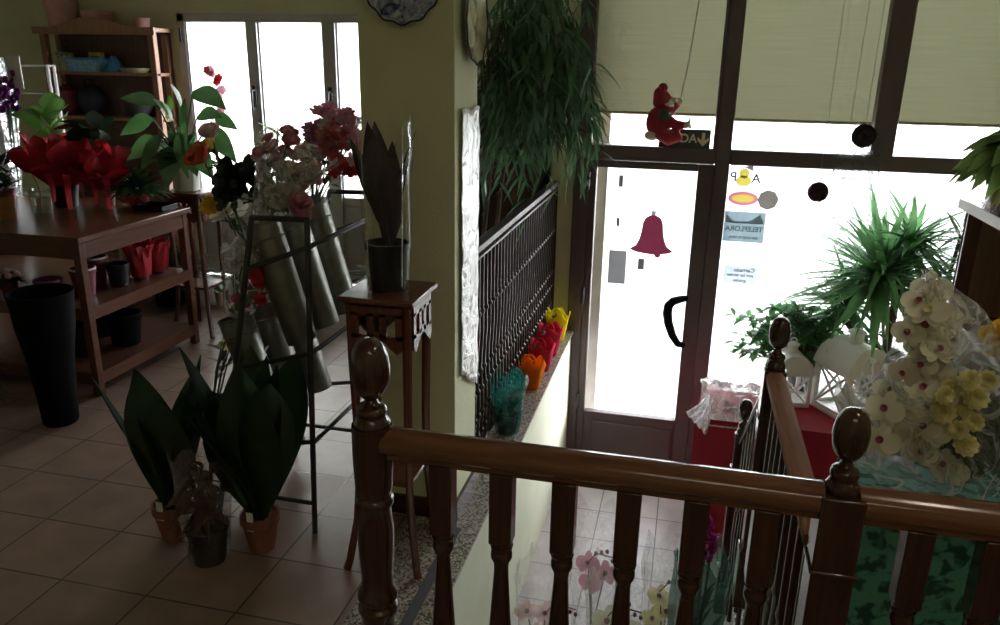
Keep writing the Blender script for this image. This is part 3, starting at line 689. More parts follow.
for k in range(4): b.tube([(.14, -.03, -.03), (.165+.006*math.cos(k), -.03, -.05+.02*k)], [.009, .006], 6)
b.build('hand', 'dolwhite', t, remesh=.004); MB().ball((.082, .02, .105), .021, 10).build('hand', 'dolwhite', t)
MB().tube([(.085, .02, .11), (.115, .02, .3), (.19, .02, (2.33-c.z)/.88)], .003, 5).build('string', 'string', t)
# hanging thin clear film on the fixed pane
b = MB(); a0 = Py(838, 165, DY-.05); a1 = Py(884, 250, DY-.05)
b.grid(lambda u, v: V((-.06+.24*u+.10*v+.015*math.sin(v*9), .02*noise.noise(V((u*6, v*9, 3))), .66-.9*v)), 14, 30)
o = tag(b.build('hanging_film', 'filmcreased', None), 'crinkled clear film strip hanging in the fixed pane behind the yucca', 'film'); o.location = (a0.x, DY-.05, .62)
MB().tube([(0.03, 0, .62), (0.04, 0, 1.72)], .0012, 4).build('string', 'string', o)

# ------------------------------------------------------------------ red display table, lanterns, plants by the shop window
RZ = -.13; rx0, rx1, ry0, ry1 = .15, 1.56, 3.84, 4.24
t = thing('display_table', 'display table draped in red cloth in front of the shop window', 'table', ((rx0+rx1)/2, (ry0+ry1)/2, LOW))
hw, hd, hh = (rx1-rx0)/2, (ry1-ry0)/2, RZ-LOW
b = MB(); b.box(-hw+.02, hw-.02, -hd+.02, hd-.02, hh-.035, hh-.006); b.build('tabletop', 'tablewood', t, smooth=False)
for sx in (-1, 1):
    for sy in (-1, 1): MB().box(sx*(hw-.07)-.02, sx*(hw-.07)+.02, sy*(hd-.07)-.02, sy*(hd-.07)+.02, .001, hh-.035).build('leg', 'tablewood', t, smooth=False)
b = MB(); per = []; n = 120
def rrect(s_, e):
    L = [(-hw-e, -hd-e), (hw+e, -hd-e), (hw+e, hd+e), (-hw+.03-e*.3, hd+e)]; k = int(s_*4) % 4; f = s_*4-int(s_*4); p, q = L[k], L[(k+1) % 4]; return V((p[0]+(q[0]-p[0])*f, p[1]+(q[1]-p[1])*f, 0))
rings = []
for j in range(9):
    v = j/8; row = []
    for i in range(n):
        s_ = i/n; e = (.014*math.sin(s_*2*PI*19)+.01*math.sin(s_*2*PI*31+1))*v
        row.append(rrect(s_, min(.01+e, .045)) + V((0, 0, hh-(hh-.015)*v)))
    rings.append(b.vs(row))
for a, e in zip(rings, rings[1:]):
    for i in range(n): b.f([a[i], a[(i+1) % n], e[(i+1) % n], e[i]])
b.f(rings[0]); b.build('tablecloth', 'redcloth', t)
t = thing('plant_bench', 'low pale bench carrying the potted plants along the shop window', 'bench', (1.05, 4.43, LOW))
MB().box(-.50, .50, -.155, .155, hh-.03, hh).build('seat_board', 'paper', t, bevel=.003)
for sx in (-1, 1):
    for sy in (-1, 1): MB().box(sx*.45-.02, sx*.45+.02, sy*.12-.02, sy*.12+.02, .001, hh-.03).build('leg', 'paper', t, smooth=False)
def lantern(loc, rz, s, label):
    t = thing('white_lantern', label, 'lantern', loc, rz, 'white metal lanterns'); w, h = .105*s, .235*s
    b = MB(); b.box(-w-.012*s, w+.012*s, -w-.012*s, w+.012*s, 0, .018*s); b.build('base', 'whitepaint', t, bevel=.003)
    for sx in (-1, 1):
        for sy in (-1, 1): MB().box(sx*w-.012*s, sx*w+.012*s, sy*w-.012*s, sy*w+.012*s, .018*s, h).build('post', 'whitepaint', t, bevel=.002)
    for k in range(4):
        R = Mx.Rotation(k*PI/2, 4, 'Z'); b = MB()
        for sg in (-1, 1):
            p, q = R @ V((-w*sg, -w, .02*s)), R @ V((w*sg, -w, h)); b.tube([p, q], .0065*s, 6)
        for z in (.024*s, h-.008*s): b.tube([R @ V((-w, -w, z)), R @ V((w, -w, z))], .011*s, 6)
        b.build('side_brace', 'whitepaint', t)
        g = MB(); g.f(g.vs([R @ V((-w+.01, -w+.008, .02)), R @ V((w-.01, -w+.008, .02)), R @ V((w-.01, -w+.008, h)), R @ V((-w+.01, -w+.008, h))])); g.build('pane', 'glass', t, smooth=False)
    b = MB(); pr_ = [(1.22, 0), (1.22, .012), (1.10, .045), (.90, .08), (.62, .108), (.30, .124)]; rings = []
    for r, z in pr_: rings.append(b.vs([V((sx*w*r, sy*w*(1.14 if z < .1 else 1.05), h+z*s)) for sx, sy in ((-1, -1), (0, -1.0), (1, -1), (1, 0), (1, 1), (0, 1), (-1, 1), (-1, 0))]))
    for a, e in zip(rings, rings[1:]):
        for i in range(8): b.f([a[i], a[(i+1) % 8], e[(i+1) % 8], e[i]])
    b.f(rings[0][::-1]); b.f(rings[-1]); b.build('roof', 'whitepaint', t)
    b = MB(); z = h+.122*s; b.lathe([(.033*s, z), (.033*s, z+.045*s), (.042*s, z+.048*s), (.042*s, z+.056*s), (.02*s, z+.068*s), (.001, z+.072*s)], (0, 0, 0), 20); b.build('chimney_cap', 'whitepaint', t)
    b = MB(); b.tube([(.02*s*math.cos(a), 0, z+.078*s+.02*s*math.sin(a)) for a in [2*PI*i/16 for i in range(17)]], .003*s, 6); b.build('ring_handle', 'whitepaint', t)
    b = MB(); b.lathe([(.032*s, .018*s), (.032*s, .12*s), (.004*s, .122*s)], (0, 0, 0), 20); b.build('candle', 'wax', t)
lc = Pz(842, 409, RZ); lantern((lc.x+.01, lc.y-.02, RZ), .55, 1.08, 'larger white metal lantern with domed roof on the red cloth')
lc2 = Pz(786, 402, RZ); lantern((lc2.x, lc2.y+.02, RZ), .2, .80, 'smaller white metal lantern half hidden behind the stair newel')
# clear & pink film sheets heaped on the table corner
b = MB()
def pf(u, v):
    x = -.03+.46*u; y = -.185+.40*v
    z = .05+.035*noise.noise(V((u*6, v*4, 0)))+.02*noise.noise(V((u*17, v*12, 5)))+.02*math.sin(v*16+u*3)
    z += .07*math.exp(-((v-.55)/.25)**2)*(1-.4*u)
    k = min(1, v/.16); k = k*k*(3-2*k); z = max(z, .006)*k-.035*(1-k)*(1 if v < .03 else 0)
    return V((x, y-.012, max(z, .004) if v > .03 else z-.0))
b.grid(pf, 44, 34)
o = tag(b.build('cellophane_sheet', 'filmclearwhite', None), 'crumpled clear cellophane sheet heaped on the red table corner by the door', 'wrapping'); o.location = (.19, 4.02, RZ+.004)
for k in range(4):
    b = MB(); pts = [pf(.02+i/24*.9, min(.98, max(.05, .86-.2*k-.25*i/24+.05*math.sin(i*.4+k))))+V((0, 0, .006)) for i in range(25)]
    for p, q in zip(pts, pts[1:]):
        b.f(b.vs([p+V((0, -.007, 0)), p+V((0, .007, 0)), q+V((0, .007, 0)), q+V((0, -.007, 0))]))
    bmesh.ops.remove_doubles(b.bm, verts=b.bm.verts, dist=1e-5); b.build('pink_stripe', 'filmpink', o)
b = MB(); ap = V((.035, 0, .20))
def fan(u, v):
    lo = V((-.075+.115*u, -.02, .085-.115*u)); q = ap.lerp(lo, v); q.y += .014*math.sin(u*26)*v-.03*math.sin(v*2); q.x += .02*math.sin(v*3); return q
b.grid(fan, 40, 10); o = tag(b.build('pink_film', 'filmclearwhite', None), 'pleated pink film fanned over the corner of the red cloth beside the door', 'wrapping'); o.location = (.155, 3.83, RZ-.035)
b = MB(); pts = [V((.035+.30*i/14, .02*math.sin(i*.5), .20-.075*i/14+.012*math.sin(i*.9))) for i in range(15)]
for p, q in zip(pts, pts[1:]):
    w_ = V((0, .012, .016)); b.f(b.vs([p-w_, p+w_, q+w_, q-w_]))
b.build('pink_band', 'filmpink', o)

def rosette(b, c, n, L, W, zmin=-.5, droop=.25, lean=(0, 0, 0)):
    for i in range(n):
        d = rdir(zmin, 1)+V(lean); b.leaf(V(c)+V((0, 0, rnd(-.06, .05))), d, L*rnd(.7, 1.1), W*rnd(.8, 1.2), droop*rnd(.3, 1.4), 6, .25, .55)
yp = V((1.10, 4.43, RZ+.001))
t = thing('yucca_plant', 'spiky green yucca with sword leaves in a dark pot behind the larger lantern', 'plant', yp)
b = MB(); b.lathe([(.09, 0), (.12, .22), (.128, .225), (.128, .25), (.115, .25), (.11, .2)], (0, 0, 0), 28); b.lathe([(.001, .205), (.112, .205)], (0, 0, 0), 24, caps=False); b.build('pot', 'charcoal', t)
b = MB()
b.tube([(-.02, 0, .2), (-.05, 0, .4), (-.06, 0, .66)], [.026, .022, .02], 9); b.tube([(.03, 0, .2), (.04, .02, .5), (.06, .03, .82)], [.026, .022, .02], 9); b.tube([(-.03, -.03, .2), (-.12, -.06, .33), (-.2, -.06, .42)], [.022, .02, .018], 9)
b.build('trunk', 'bark', t)
b = MB(); rosette(b, (-.06, -.02, .68), 190, .56, .046, -.22, .30); rosette(b, (.06, .0, .86), 80, .42, .038, -.45, .3); rosette(b, (-.19, .04, .48), 80, .46, .040, -.2, .35)
b.build('foliage', 'leafyucca', t, normals=False)
t = thing('leafy_shrub', 'bushy green potted shrub with small rounded leaves by the window stickers', 'plant', (.72, 4.42, RZ+.001))
b = MB(); b.lathe([(.07, 0), (.095, .16), (.10, .17), (.088, .17), (.08, .14)], (0, 0, 0), 24); b.lathe([(.001, .145), (.082, .145)], (0, 0, 0), 24, caps=False); b.build('pot', 'charcoal', t)
b = MB(); lf = MB()
for i in range(100):
    a = rnd(0, 6.28); R = rnd(.12, .40); e = V((R*math.cos(a)-.04, .13*math.sin(a)*R/.34-.03, rnd(.22, .54)-R*.15)); mid = V((e.x*.4, e.y*.4, .15+.6*(e.z-.1)))
    b.tube([(0, 0, .14), mid, e], [.004, .003, .0015], 4)
    for k in range(13):
        f = rnd(.35, 1.0); p = mid.lerp(e, (f-.35)/.65); lf.leaf(p, rdir(-.4, .9)+V((e.x, e.y, 0)), rnd(.045, .075), rnd(.028, .042), .3, 4, .15, .8)
b.build('branch', 'bark', t); lf.build('foliage', 'leafshrub', t, normals=False)
t = thing('dracaena_plant', 'sparse tall dracaena with long narrow leaves against the glass by the shelf', 'plant', (1.36, 4.43, RZ+.001))
b = MB(); b.lathe([(.07, 0), (.09, .16), (.095, .17), (.08, .17), (.075, .14)], (0, 0, 0), 24); b.lathe([(.001, .145), (.077, .145)], (0, 0, 0), 24, caps=False); b.build('pot', 'terra', t)
b = MB(); lf = MB()
for k, (e, n) in enumerate((((-.04, 0, .70), 18), ((.03, .0, .92), 18), ((-.10, -.02, .55), 12))):
    b.tube([(0, 0, .14), V(e)*.5+V((.03*(-1)**k, 0, 0)), e], [.014, .012, .010], 7); rosette(lf, e, n, .30, .022, -.3, .3)
b.build('trunk', 'bark', t); lf.build('foliage', 'fern', t, normals=False)

# ------------------------------------------------------------------ wall shelf unit with pothos
sx0, sx1, sy0, sy1, sz = 1.0, 1.40, 2.35, 3.18, 1.15
t = thing('shelf_unit', 'dark wooden shelf unit with white edged top against the wall', 'shelf', ((sx0+sx1)/2, (sy0+sy1)/2, .0))
hw, hd = (sx1-sx0)/2, (sy1-sy0)/2
MB().box(-hw-.02, hw, -hd-.02, hd+.02, sz-.028, sz).build('top_board', 'standwood', t, bevel=.003)
b = MB(); b.box(-hw-.026, -hw-.02, -hd-.02, hd+.02, sz-.032, sz+.002); b.build('top_edging', 'shelfwhite', t, smooth=False)
for z in (.72, .32): MB().box(-hw, hw, -hd, hd, z-.02, z).build('shelf_board', 'standwood', t, bevel=.002)
for sy in (-1, 1):
    MB().box(-hw, -hw+.05, sy*hd-.03 if sy > 0 else -hd, sy*hd if sy > 0 else -hd+.03, 0.001, sz-.028).build('post', 'standwood', t, bevel=.002)
MB().box(-hw, hw, hd-.02, hd, .001, sz-.028).build('end_panel', 'casewood', t, smooth=False)
MB().box(hw-.015, hw, -hd, hd, .001, sz-.028).build('back_panel', 'casewood', t, smooth=False)
pb = Py(1000, 318, 2.78); 
t = thing('cream_bottle', 'cream coloured bottle standing inside the dark shelf unit', 'bottle', (1.06, 2.74, .72))
b = MB(); b.lathe([(.03, 0), (.034, .01), (.034, .11), (.028, .14), (.014, .16), (.013, .19)], (0, 0, 0), 20); b.build('body', 'wax', t)
b = MB(); b.lathe([(.015, .19), (.015, .215), (.012, .218)], (0, 0, 0), 16); b.build('cap', 'khaki', t)
pp = V((1.09, 2.98, sz+.001))
t = thing('pothos_plant', 'trailing pothos with pale and yellowed leaves on top of the shelf unit', 'plant', pp)
b = MB(); b.lathe([(.05, 0), (.07, .11), (.075, .115), (.075, .14), (.065, .14), (.06, .1)], (0, 0, 0), 24); b.lathe([(.001, .115), (.066, .115)], (0, 0, 0), 24, caps=False); b.build('pot', 'brownpot', t)
b = MB()
for i in range(130):
    d = rdir(-.5, .8); d.x -= .15; c0 = V((0, 0, .17))+V((d.x*.07, d.y*.07, abs(d.z)*.07))
    b.leaf(c0, d, rnd(.10, .16), rnd(.055, .085), .65, 6, .12, .8, roll=rnd(-.8, .8))
b.build('foliage', 'leafpothos', t, normals=False)
b = MB()
for i in range(5): b.leaf((-.04, -.05+.02*i, .13), V((-.3, -.6+.1*i, -.4)), .12, .06, .4, 5, .1, .8, roll=.8)
b.build('yellow_leaf', 'leafyellow', t, normals=False)

# ------------------------------------------------------------------ green display stand, bouquets on it
gx0, gx1, gy0, gy1, gz = .375, 1.45, 1.47, 1.70, .79
t = thing('cloth_stand', 'display stand covered in mottled green cloth behind the balustrade', 'table', ((gx0+gx1)/2, (gy0+gy1)/2, 0))
hw, hd = (gx1-gx0)/2, (gy1-gy0)/2; b = MB(); n = 100; rings = []
def rr2(s_, e):
    L = [(-hw-e, -hd-e), (hw+e, -hd-e), (hw+e, hd+e), (-hw-e, hd+e)]; k = int(s_*4) % 4; f = s_*4-int(s_*4); p, q = L[k], L[(k+1) % 4]; return V((p[0]+(q[0]-p[0])*f, p[1]+(q[1]-p[1])*f, 0))
for j in range(9):
    v = j/8; rings.append(b.vs([rr2(i/n, .012*math.sin(i/n*2*PI*17)*v) + V((0, 0, gz-(gz-.004)*v)) for i in range(n)]))
for a, e in zip(rings, rings[1:]):
    for i in range(n): b.f([a[i], a[(i+1) % n], e[(i+1) % n], e[i]])
b.f(rings[0]); b.build('cloth', 'greencloth', t)
for sx in (-1, 1):
    for sy in (-1, 1): MB().box(sx*(hw-.06)-.02, sx*(hw-.06)+.02, sy*(hd-.06)-.02, sy*(hd-.06)+.02, .001, gz-.01).build('leg', 'tablewood', t, smooth=False)

def bouquet(name, label, loc, group=None): return thing(name, label, 'bouquet', loc, 0, group)
# big white orchid bouquet
bl = V((.58, 1.59, gz+.002))
t = bouquet('orchid_bouquet', 'large bouquet of white orchids in crinkled cellophane on the green cloth', bl)
st = MB()
tocam = (CAM-bl).normalized()
lst = []
for i in range(40):
    f = i/39; lst.append((932-24*f+rnd(-32, 34)*(.4+.9*f), 296+168*f+rnd(-8, 8), 1.57-.04*f+rnd(-.03, .03), rnd(.030, .040)))
for k, (px, py, Yv, r) in enumerate(lst):
    c = Py(px, py, Yv)-bl; nn = tocam+V((rnd(-.45, .45), rnd(-.2, .2), rnd(-.4, .3))); n2 = nn.normalized()
    b = MB(); b.orchid(c, nn, r); bo = b.build('orchid_bloom', 'cream', t, normals=False)
    ce = MB(); ce.flower(c+n2*.006, n2, r*.2, 5, .6, .9); ce.build('flower_centre', 'maroon' if k % 3 else 'creamyellow', bo)
    st.tube([c-n2*.005, c-n2*.02+V((.01, .02, -.03)), V((.04+rnd(-.02, .02), .03, .02))], .0022, 5)
st.build('stem', 'stem', t)
b = MB()
for i in range(46): b.leaf((rnd(-.05, .1), rnd(.0, .1), rnd(.0, .15)), V((rnd(-.5, .5), rnd(-.1, .4), 1)), rnd(.12, .25), .03, .3)
b.build('foliage', 'leafdark', t, normals=False)
# the sheet is folded to a peak: front and back leaves meet along the sides
def hood(b, left, right, depth, base, sd):
    for sg in (-1, 1):
        def fn(u, v):
            k = v*(len(left)-1); i = min(int(k), len(left)-2); f = k-i
            l_ = V(left[i]).lerp(V(left[i+1]), f); r_ = V(right[i]).lerp(V(right[i+1]), f); q = l_.lerp(r_, u)-base
            q.y += sg*depth*(math.sin(PI*u)**.6)*(1-.55*v) + .012*noise.noise(V((u*7, v*7, sd+sg)))
            q += noise.noise_vector(V((u*9, v*9, sd+sg)))*.006
            return q
        b.grid(fn, 30, 26)
hl = [Py(868, 474, 1.58), Py(846, 452, 1.58), Py(868, 400, 1.58), Py(892, 345, 1.58), Py(905, 305, 1.58), Py(926, 274, 1.58)]
hr = [Py(1000, 486, 1.58), Py(1018, 440, 1.58), Py(1014, 390, 1.58), Py(1006, 345, 1.58), Py(980, 305, 1.58), Py(932, 274, 1.58)]
b = MB(); hood(b, hl, hr, .085, bl, 3); b.build('cellophane', 'filmmilk', t)
# fern + white bouquet lying lower, wrapped, close to the newel
fl = V((.455, 1.62, gz+.002)); t = bouquet('fern_bouquet', 'small wrapped bunch of grey fern sprigs leaning beside the newel on green cloth', fl)
b = MB()
for i in range(9):
    d = V((rnd(-.25, .25), rnd(0, .3), 1)); p = V((0, .03, .0)); L = rnd(.12, .19)
    for k in range(12):
        q = p+d*L*(.3+.7*k/12)
        for sg in (-1, 1): b.leaf(q, V((sg*.7, .1, .5)), .03, .006, .1, 3)
b.build('foliage', 'fern', t, normals=False)
b = MB(); b.wrap((0, .05, 0), V((-.22, .02, 1)), .19, .035, .10, 28, 8, .10, .018, .12, sd=.4, ell=(.8, .7)); b.build('cellophane', 'filmmilk', t)
# pale yellow bouquet
yl = V((.66, 1.53, gz+.002)); t = bouquet('chrysanthemum_bouquet', 'drooping pale yellow chrysanthemum bunch in front of the white orchids', yl)
st = MB()
for (px, py) in ((952, 388), (968, 380), (945, 412), (962, 405), (978, 398), (957, 430), (975, 422), (944, 395), (966, 445), (985, 380)):
    c = Py(px+rnd(-2, 2), py, 1.50+rnd(-.02, .02))-yl; b = MB(); b.mum(c, tocam+V((rnd(-.5, .5), 0, rnd(-.5, .3))), rnd(.019, .026), 10); b.build('bloom', 'creamyellow', t, normals=False); st.tube([c, c+V((.01, .03, -.02)), (.04, .02, .01)], .002, 5)
st.build('stem', 'stem', t)
b = MB()
for i in range(60): b.leaf((rnd(.02, .22), rnd(0, .08), rnd(.0, .1)), V((rnd(-.3, .5), rnd(-.3, .2), .9)), rnd(.08, .16), .028, .4)
b.build('foliage', 'leafdark', t, normals=False)
# one yellow bloom bunch at the edge
el = V((.80, 1.60, gz+.002)); t = bouquet('yellow_rose_bunch', 'yellow rose bunch in clear film at the wall end of the green cloth', el)
st = MB()
for (px, py) in ((990, 338), (1003, 332), (996, 350)):
    c = Py(px, py, 1.58)-el; b = MB(); b.rose(c, tocam+V((0, 0, .5)), .022); b.build('rose_bloom', 'yellow', t, normals=False); st.tube([c, (.0, .02, .05), (.02, .03, 0)], .003, 5)
st.build('stem', 'stem', t)
b = MB()
for i in range(40): b.leaf((rnd(-.08, .1), rnd(0, .08), rnd(.0, .15)), V((rnd(-.5, .5), rnd(-.3, .3), 1)), rnd(.1, .2), .03, .35)
b.build('foliage', 'leafdark', t, normals=False)
b = MB(); b.wrap((.02, .03, 0), V((.10, .0, 1)), .36, .05, .13, 30, 9, .08, .02, .08, sd=2.2); b.build('cellophane', 'filmmilk', t)

# ------------------------------------------------------------------ wrapped orchids on the lower floor
def low_orchid(label, x, y, top, mat, cells, budmat, seed, film=True):
    random.seed(seed); t = thing('potted_orchid', label, 'orchid', (x, y, LOW+.001), 0, 'wrapped orchids on the lower floor')
    b = MB(); b.lathe([(.05, 0), (.065, .12), (.068, .125), (.058, .125), (.055, .1)], (0, 0, 0), 20); b.build('pot', 'whitepaint', t)
    b = MB(); 
    for i in range(7): b.leaf((0, 0, .1), V((math.cos(i), math.sin(i), .7)), .2, .05, .5)
    b.build('foliage', 'leaf', t, normals=False)
    st = MB(); bd = MB()
    for (dx, dy, dz, r) in cells:
        c = V((dx, dy, top+dz)); nn = V((rnd(-.3, .3), -.8, .55)); b = MB(); b.orchid(c, nn, r); bo = b.build('orchid_bloom', mat, t, normals=False); n2 = nn.normalized(); ce = MB(); ce.flower(c+n2*.006, n2, r*.2, 5, .6); ce.build('flower_centre', 'maroon', bo); st.tube([(0, 0, .1), (dx*.3, dy*.3, top*.6), c-n2*.01], .003, 5)
    for k in range(5):
        c = V((cells[0][0]+.03+.022*k, cells[0][1], top+.07+.008*k*(1 if k < 3 else -1))); bd.ball(c, .0075, 8, (1, 1, 1.3))
    bd.tube([(cells[0][0], cells[0][1], top+.02), (cells[0][0]+.03, cells[0][1], top+.07), (cells[0][0]+.118, cells[0][1], top+.06)], .003, 5)
    st.build('stem', 'stem', t); bd.build('bud', budmat, t)
    if film: b = MB(); b.wrap((0, 0, .002), Z, top+.22, .072, .105, 30, 10, .07, .015, .06, sd=seed); b.build('cellophane', 'film', t)
low_orchid('wrapped orchid with dusty pink blooms nearest the pale green stair wall', -.42, 2.58, .40, 'palepink', ((.02, -.02, .02, .05), (-.06, 0, .0, .05), (.05, .02, -.06, .05), (-.02, -.03, -.08, .05)), 'maroon', 11)
low_orchid('wrapped orchid with deeper pink blooms on the lower floor', -.23, 2.72, .56, 'pink', ((-.03, -.02, .02, .05), (.04, 0, -.03, .055), (-.02, .02, -.1, .05)), 'maroon', 12)
low_orchid('wrapped orchid with big cream blooms on the lower floor', -.13, 2.47, .53, 'cream', ((-.02, -.03, .0, .06), (.05, 0, -.04, .055), (-.04, .02, -.10, .055)), 'leafdark', 13)
low_orchid('wrapped orchid with lime yellow blooms and dark buds on the lower floor', .06, 2.68, .51, 'creamyellow', ((-.03, -.02, .0, .05), (.0, 0, -.08, .055), (-.05, .02, -.14, .05)), 'leafdark', 14)
# magenta stem in dark green film beside side rail
t = thing('wrapped_magenta_stock', 'tall magenta flower bunch in dark green film beside the stair railing', 'bouquet', (.165, 2.46, LOW+.001))
b = MB(); b.lathe([(.06, 0), (.075, .25), (.07, .25), (.06, .02)], (0, 0, 0), 20); b.build('bucket', 'gloss_black', t)
b = MB()
for i in range(46): c = V((rnd(-.03, .03), rnd(-.03, .03), rnd(.84, 1.0))); b.rose(c, rdir(-.4, .8)+V((0, -.4, 0)), rnd(.012, .02))
b.build('petals', 'magenta', t, normals=False)
b = MB()
for i in range(30): b.leaf((rnd(-.02, .02), rnd(-.02, .02), rnd(.2, .6)), V((rnd(-.4, .4), rnd(-.4, .4), 1)), rnd(.15, .28), .03, .3)
for i in range(5): b.tube([(0, 0, .1), (rnd(-.03, .03), rnd(-.03, .03), .92)], .004, 5)
b.build('foliage', 'leafdark', t, normals=False)
b = MB(); b.wrap((0, 0, .01), Z, .84, .075, .10, 30, 12, .08, .018, .05, sd=5); b.build('film', 'filmgreen', t)
random.seed(21)
# ------------------------------------------------------------------ plants on the tiled floor
def broad_plant(loc, label, n, H, W, seed, spread=.35):
    random.seed(seed); t = thing('broadleaf_plant', label, 'plant', loc, 0, 'broad leaved floor plants')
    b = MB(); b.lathe([(.042, 0), (.060, .105), (.066, .106), (.066, .135), (.058, .135), (.055, .10)], (0, 0, 0), 26); b.lathe([(.001, .118), (.058, .118)], (0, 0, 0), 20, caps=False); b.build('pot', 'terra', t)
    b = MB()
    for i in range(n):
        a = i*2.4+seed; s_ = spread*(.35+.65*(i % 3)/2); d = V((math.cos(a)*s_, math.sin(a)*s_, 1))
        b.leaf((.02*math.cos(a), .02*math.sin(a), .11), d, H*rnd(.75, 1.0), W*rnd(.85, 1.1), .10+.13*(i % 2), 10, .22, 1.05, roll=rnd(-.7, .7), wave=.008)
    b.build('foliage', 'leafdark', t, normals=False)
    b = MB(); b.box(-.012, .012, -.062, -.060, .10, .17); b.build('plant_tag', 'paper', t)
pa = Pz(170, 541, 0); pbb = Pz(258, 552, 0); pc = Pz(205, 564, 0)
broad_plant((pa.x, pa.y+.03, 0), 'broad leaved plant in a terracotta pot behind the withered one, farther from the rack', 9, .70, .17, 3, .36)
broad_plant((pbb.x, pbb.y+.03, 0), 'broad leaved plant in a terracotta pot beside the zinc bucket rack', 11, .75, .18, 5, .36)
t = thing('withered_plant', 'withered brown plant in clear film and a black pot between two broad leaved plants', 'plant', (pc.x, pc.y+.03, 0))
b = MB(); b.lathe([(.052, 0), (.066, .115), (.07, .117), (.07, .13), (.062, .13), (.058, .09)], (0, 0, 0), 24); b.lathe([(.001, .11), (.062, .11)], (0, 0, 0), 20, caps=False); b.build('pot', 'gloss_black', t)
b = MB(); random.seed(9)
for i in range(60): b.leaf((rnd(-.03, .03), rnd(-.03, .03), rnd(.12, .34)), V((rnd(-.5, .5), rnd(-.5, .5), rnd(-.3, 1))), rnd(.06, .13), rnd(.025, .045), .5, 5, .3, .8, rnd(-1, 1), .03)
for i in range(6): b.tube([(0, 0, .1), (rnd(-.04, .04), rnd(-.04, .04), .36)], .004, 5)
b.build('foliage', 'dry', t, normals=False)
b = MB(); b.wrap((0, 0, .01), Z, .42, .068, .09, 28, 9, .07, .014, .08); b.build('cellophane', 'film', t)

# ------------------------------------------------------------------ tall plant stands
def plant_stand(loc, rz, label, w, H, mat):
    t = thing('plant_stand', label, 'stand', loc, rz, 'carved wooden plant stands')
    b = MB(); b.box(-w/2-.018, w/2+.018, -w/2-.018, w/2+.018, H-.018, H); b.box(-w/2-.006, w/2+.006, -w/2-.006, w/2+.006, H-.026, H-.018); b.build('top', mat, t, bevel=.004)
    for sx in (-1, 1):
        for sy in (-1, 1):
            pts = [(sx*(w/2-.012+o), sy*(w/2-.012+o), z) for o, z in ((0, H-.026), (0, H*.8), (-.004, H*.55), (-.004, H*.35), (.006, H*.18), (.028, .03), (.036, .001))]
            MB().tube(pts, [.016, .0155, .014, .013, .013, .013, .014], 8).build('leg', mat, t)
    for k in range(4):
        R = Mx.Rotation(k*PI/2, 4, 'Z') @ Mx.Translation((0, -w/2+.002, 0)) @ Mx.Rotation(PI/2, 4, 'X'); b = MB(); h = H-.026; q = w/2-.02
        top = []
        low = [(-q, h-.13), (-q*.8, h-.145), (-q*.55, h-.13), (-q*.3, h-.11), (0, h-.10), (q*.3, h-.11), (q*.55, h-.13), (q*.8, h-.145), (q, h-.13)]
        b.prism([(-q, h), (-q*.66, h), (-q*.5, h-.09), (-q*.62, h-.11)] + [], .010, R) if False else None
        # carved apron: upper band, lower scalloped band and two pierced struts between
        b.prism([(-q, h-.03)] + [(q, h-.03), (q, h)] + [(-q, h)], .010, R)
        b.prism(low + [(q, h-.085), (q*.5, h-.095), (0, h-.075), (-q*.5, h-.095), (-q, h-.085)], .010, R)
        for x0 in (-q, -q*.38, q*.12, q*.74): b.prism([(x0, h-.10), (x0+q*.26, h-.10), (x0+q*.26, h-.02), (x0, h-.02)], .010, R)
        b.build('apron', mat, t, smooth=False)
    b = MB(); b.box(-w/2+.01, w/2-.01, -w/2+.01, w/2-.01, H*.34-.008, H*.34+.008); b.build('lower_shelf', mat, t, bevel=.003)
    return t
plant_stand((-.86, 2.16, .002), 0, 'tall carved mahogany plant stand in front of the pillar', .20, .935, 'standwood')
plant_stand((-2.82, 4.04, 0), 0, 'carved plant stand holding the peace lily behind the wooden table', .22, .86, 'standwood')
t = thing('wrapped_dark_plant', 'dark purple leaved plant in a tall clear sleeve on the pillar plant stand', 'plant', (-.86, 2.16, .938))
b = MB(); b.lathe([(.05, 0), (.064, .125), (.068, .126), (.068, .145), (.06, .145), (.057, .1)], (0, 0, 0), 26); b.lathe([(.001, .12), (.06, .12)], (0, 0, 0), 20, caps=False); b.build('pot', 'gloss_black', t)
b = MB(); random.seed(4)
for i in range(24):
    a = i*2.4; s_ = rnd(.05, .36); b.leaf((.015*math.cos(a), .015*math.sin(a), .12+rnd(0, .12)), V((math.cos(a)*s_, math.sin(a)*s_, 1)), rnd(.2, .32), rnd(.05, .075), .10, 7, .25, .9, rnd(-.8, .8))
b.build('foliage', 'leafpurple', t, normals=False)
b = MB(); b.wrap((0, 0, .003), Z, .50, .064, .084, 24, 10, .03, .006, .05, sd=.7); b.build('cellophane', 'filmsleeve', t)
b = MB()
for a in (-2.2, -.55, -3.7): b.tube([(.066*math.cos(a), .066*math.sin(a), .02), (.072*math.cos(a), .072*math.sin(a), .2), (.084*math.cos(a), .084*math.sin(a), .495)], .0016, 5)
b.build('sleeve_seam', 'filmclearwhite', t)

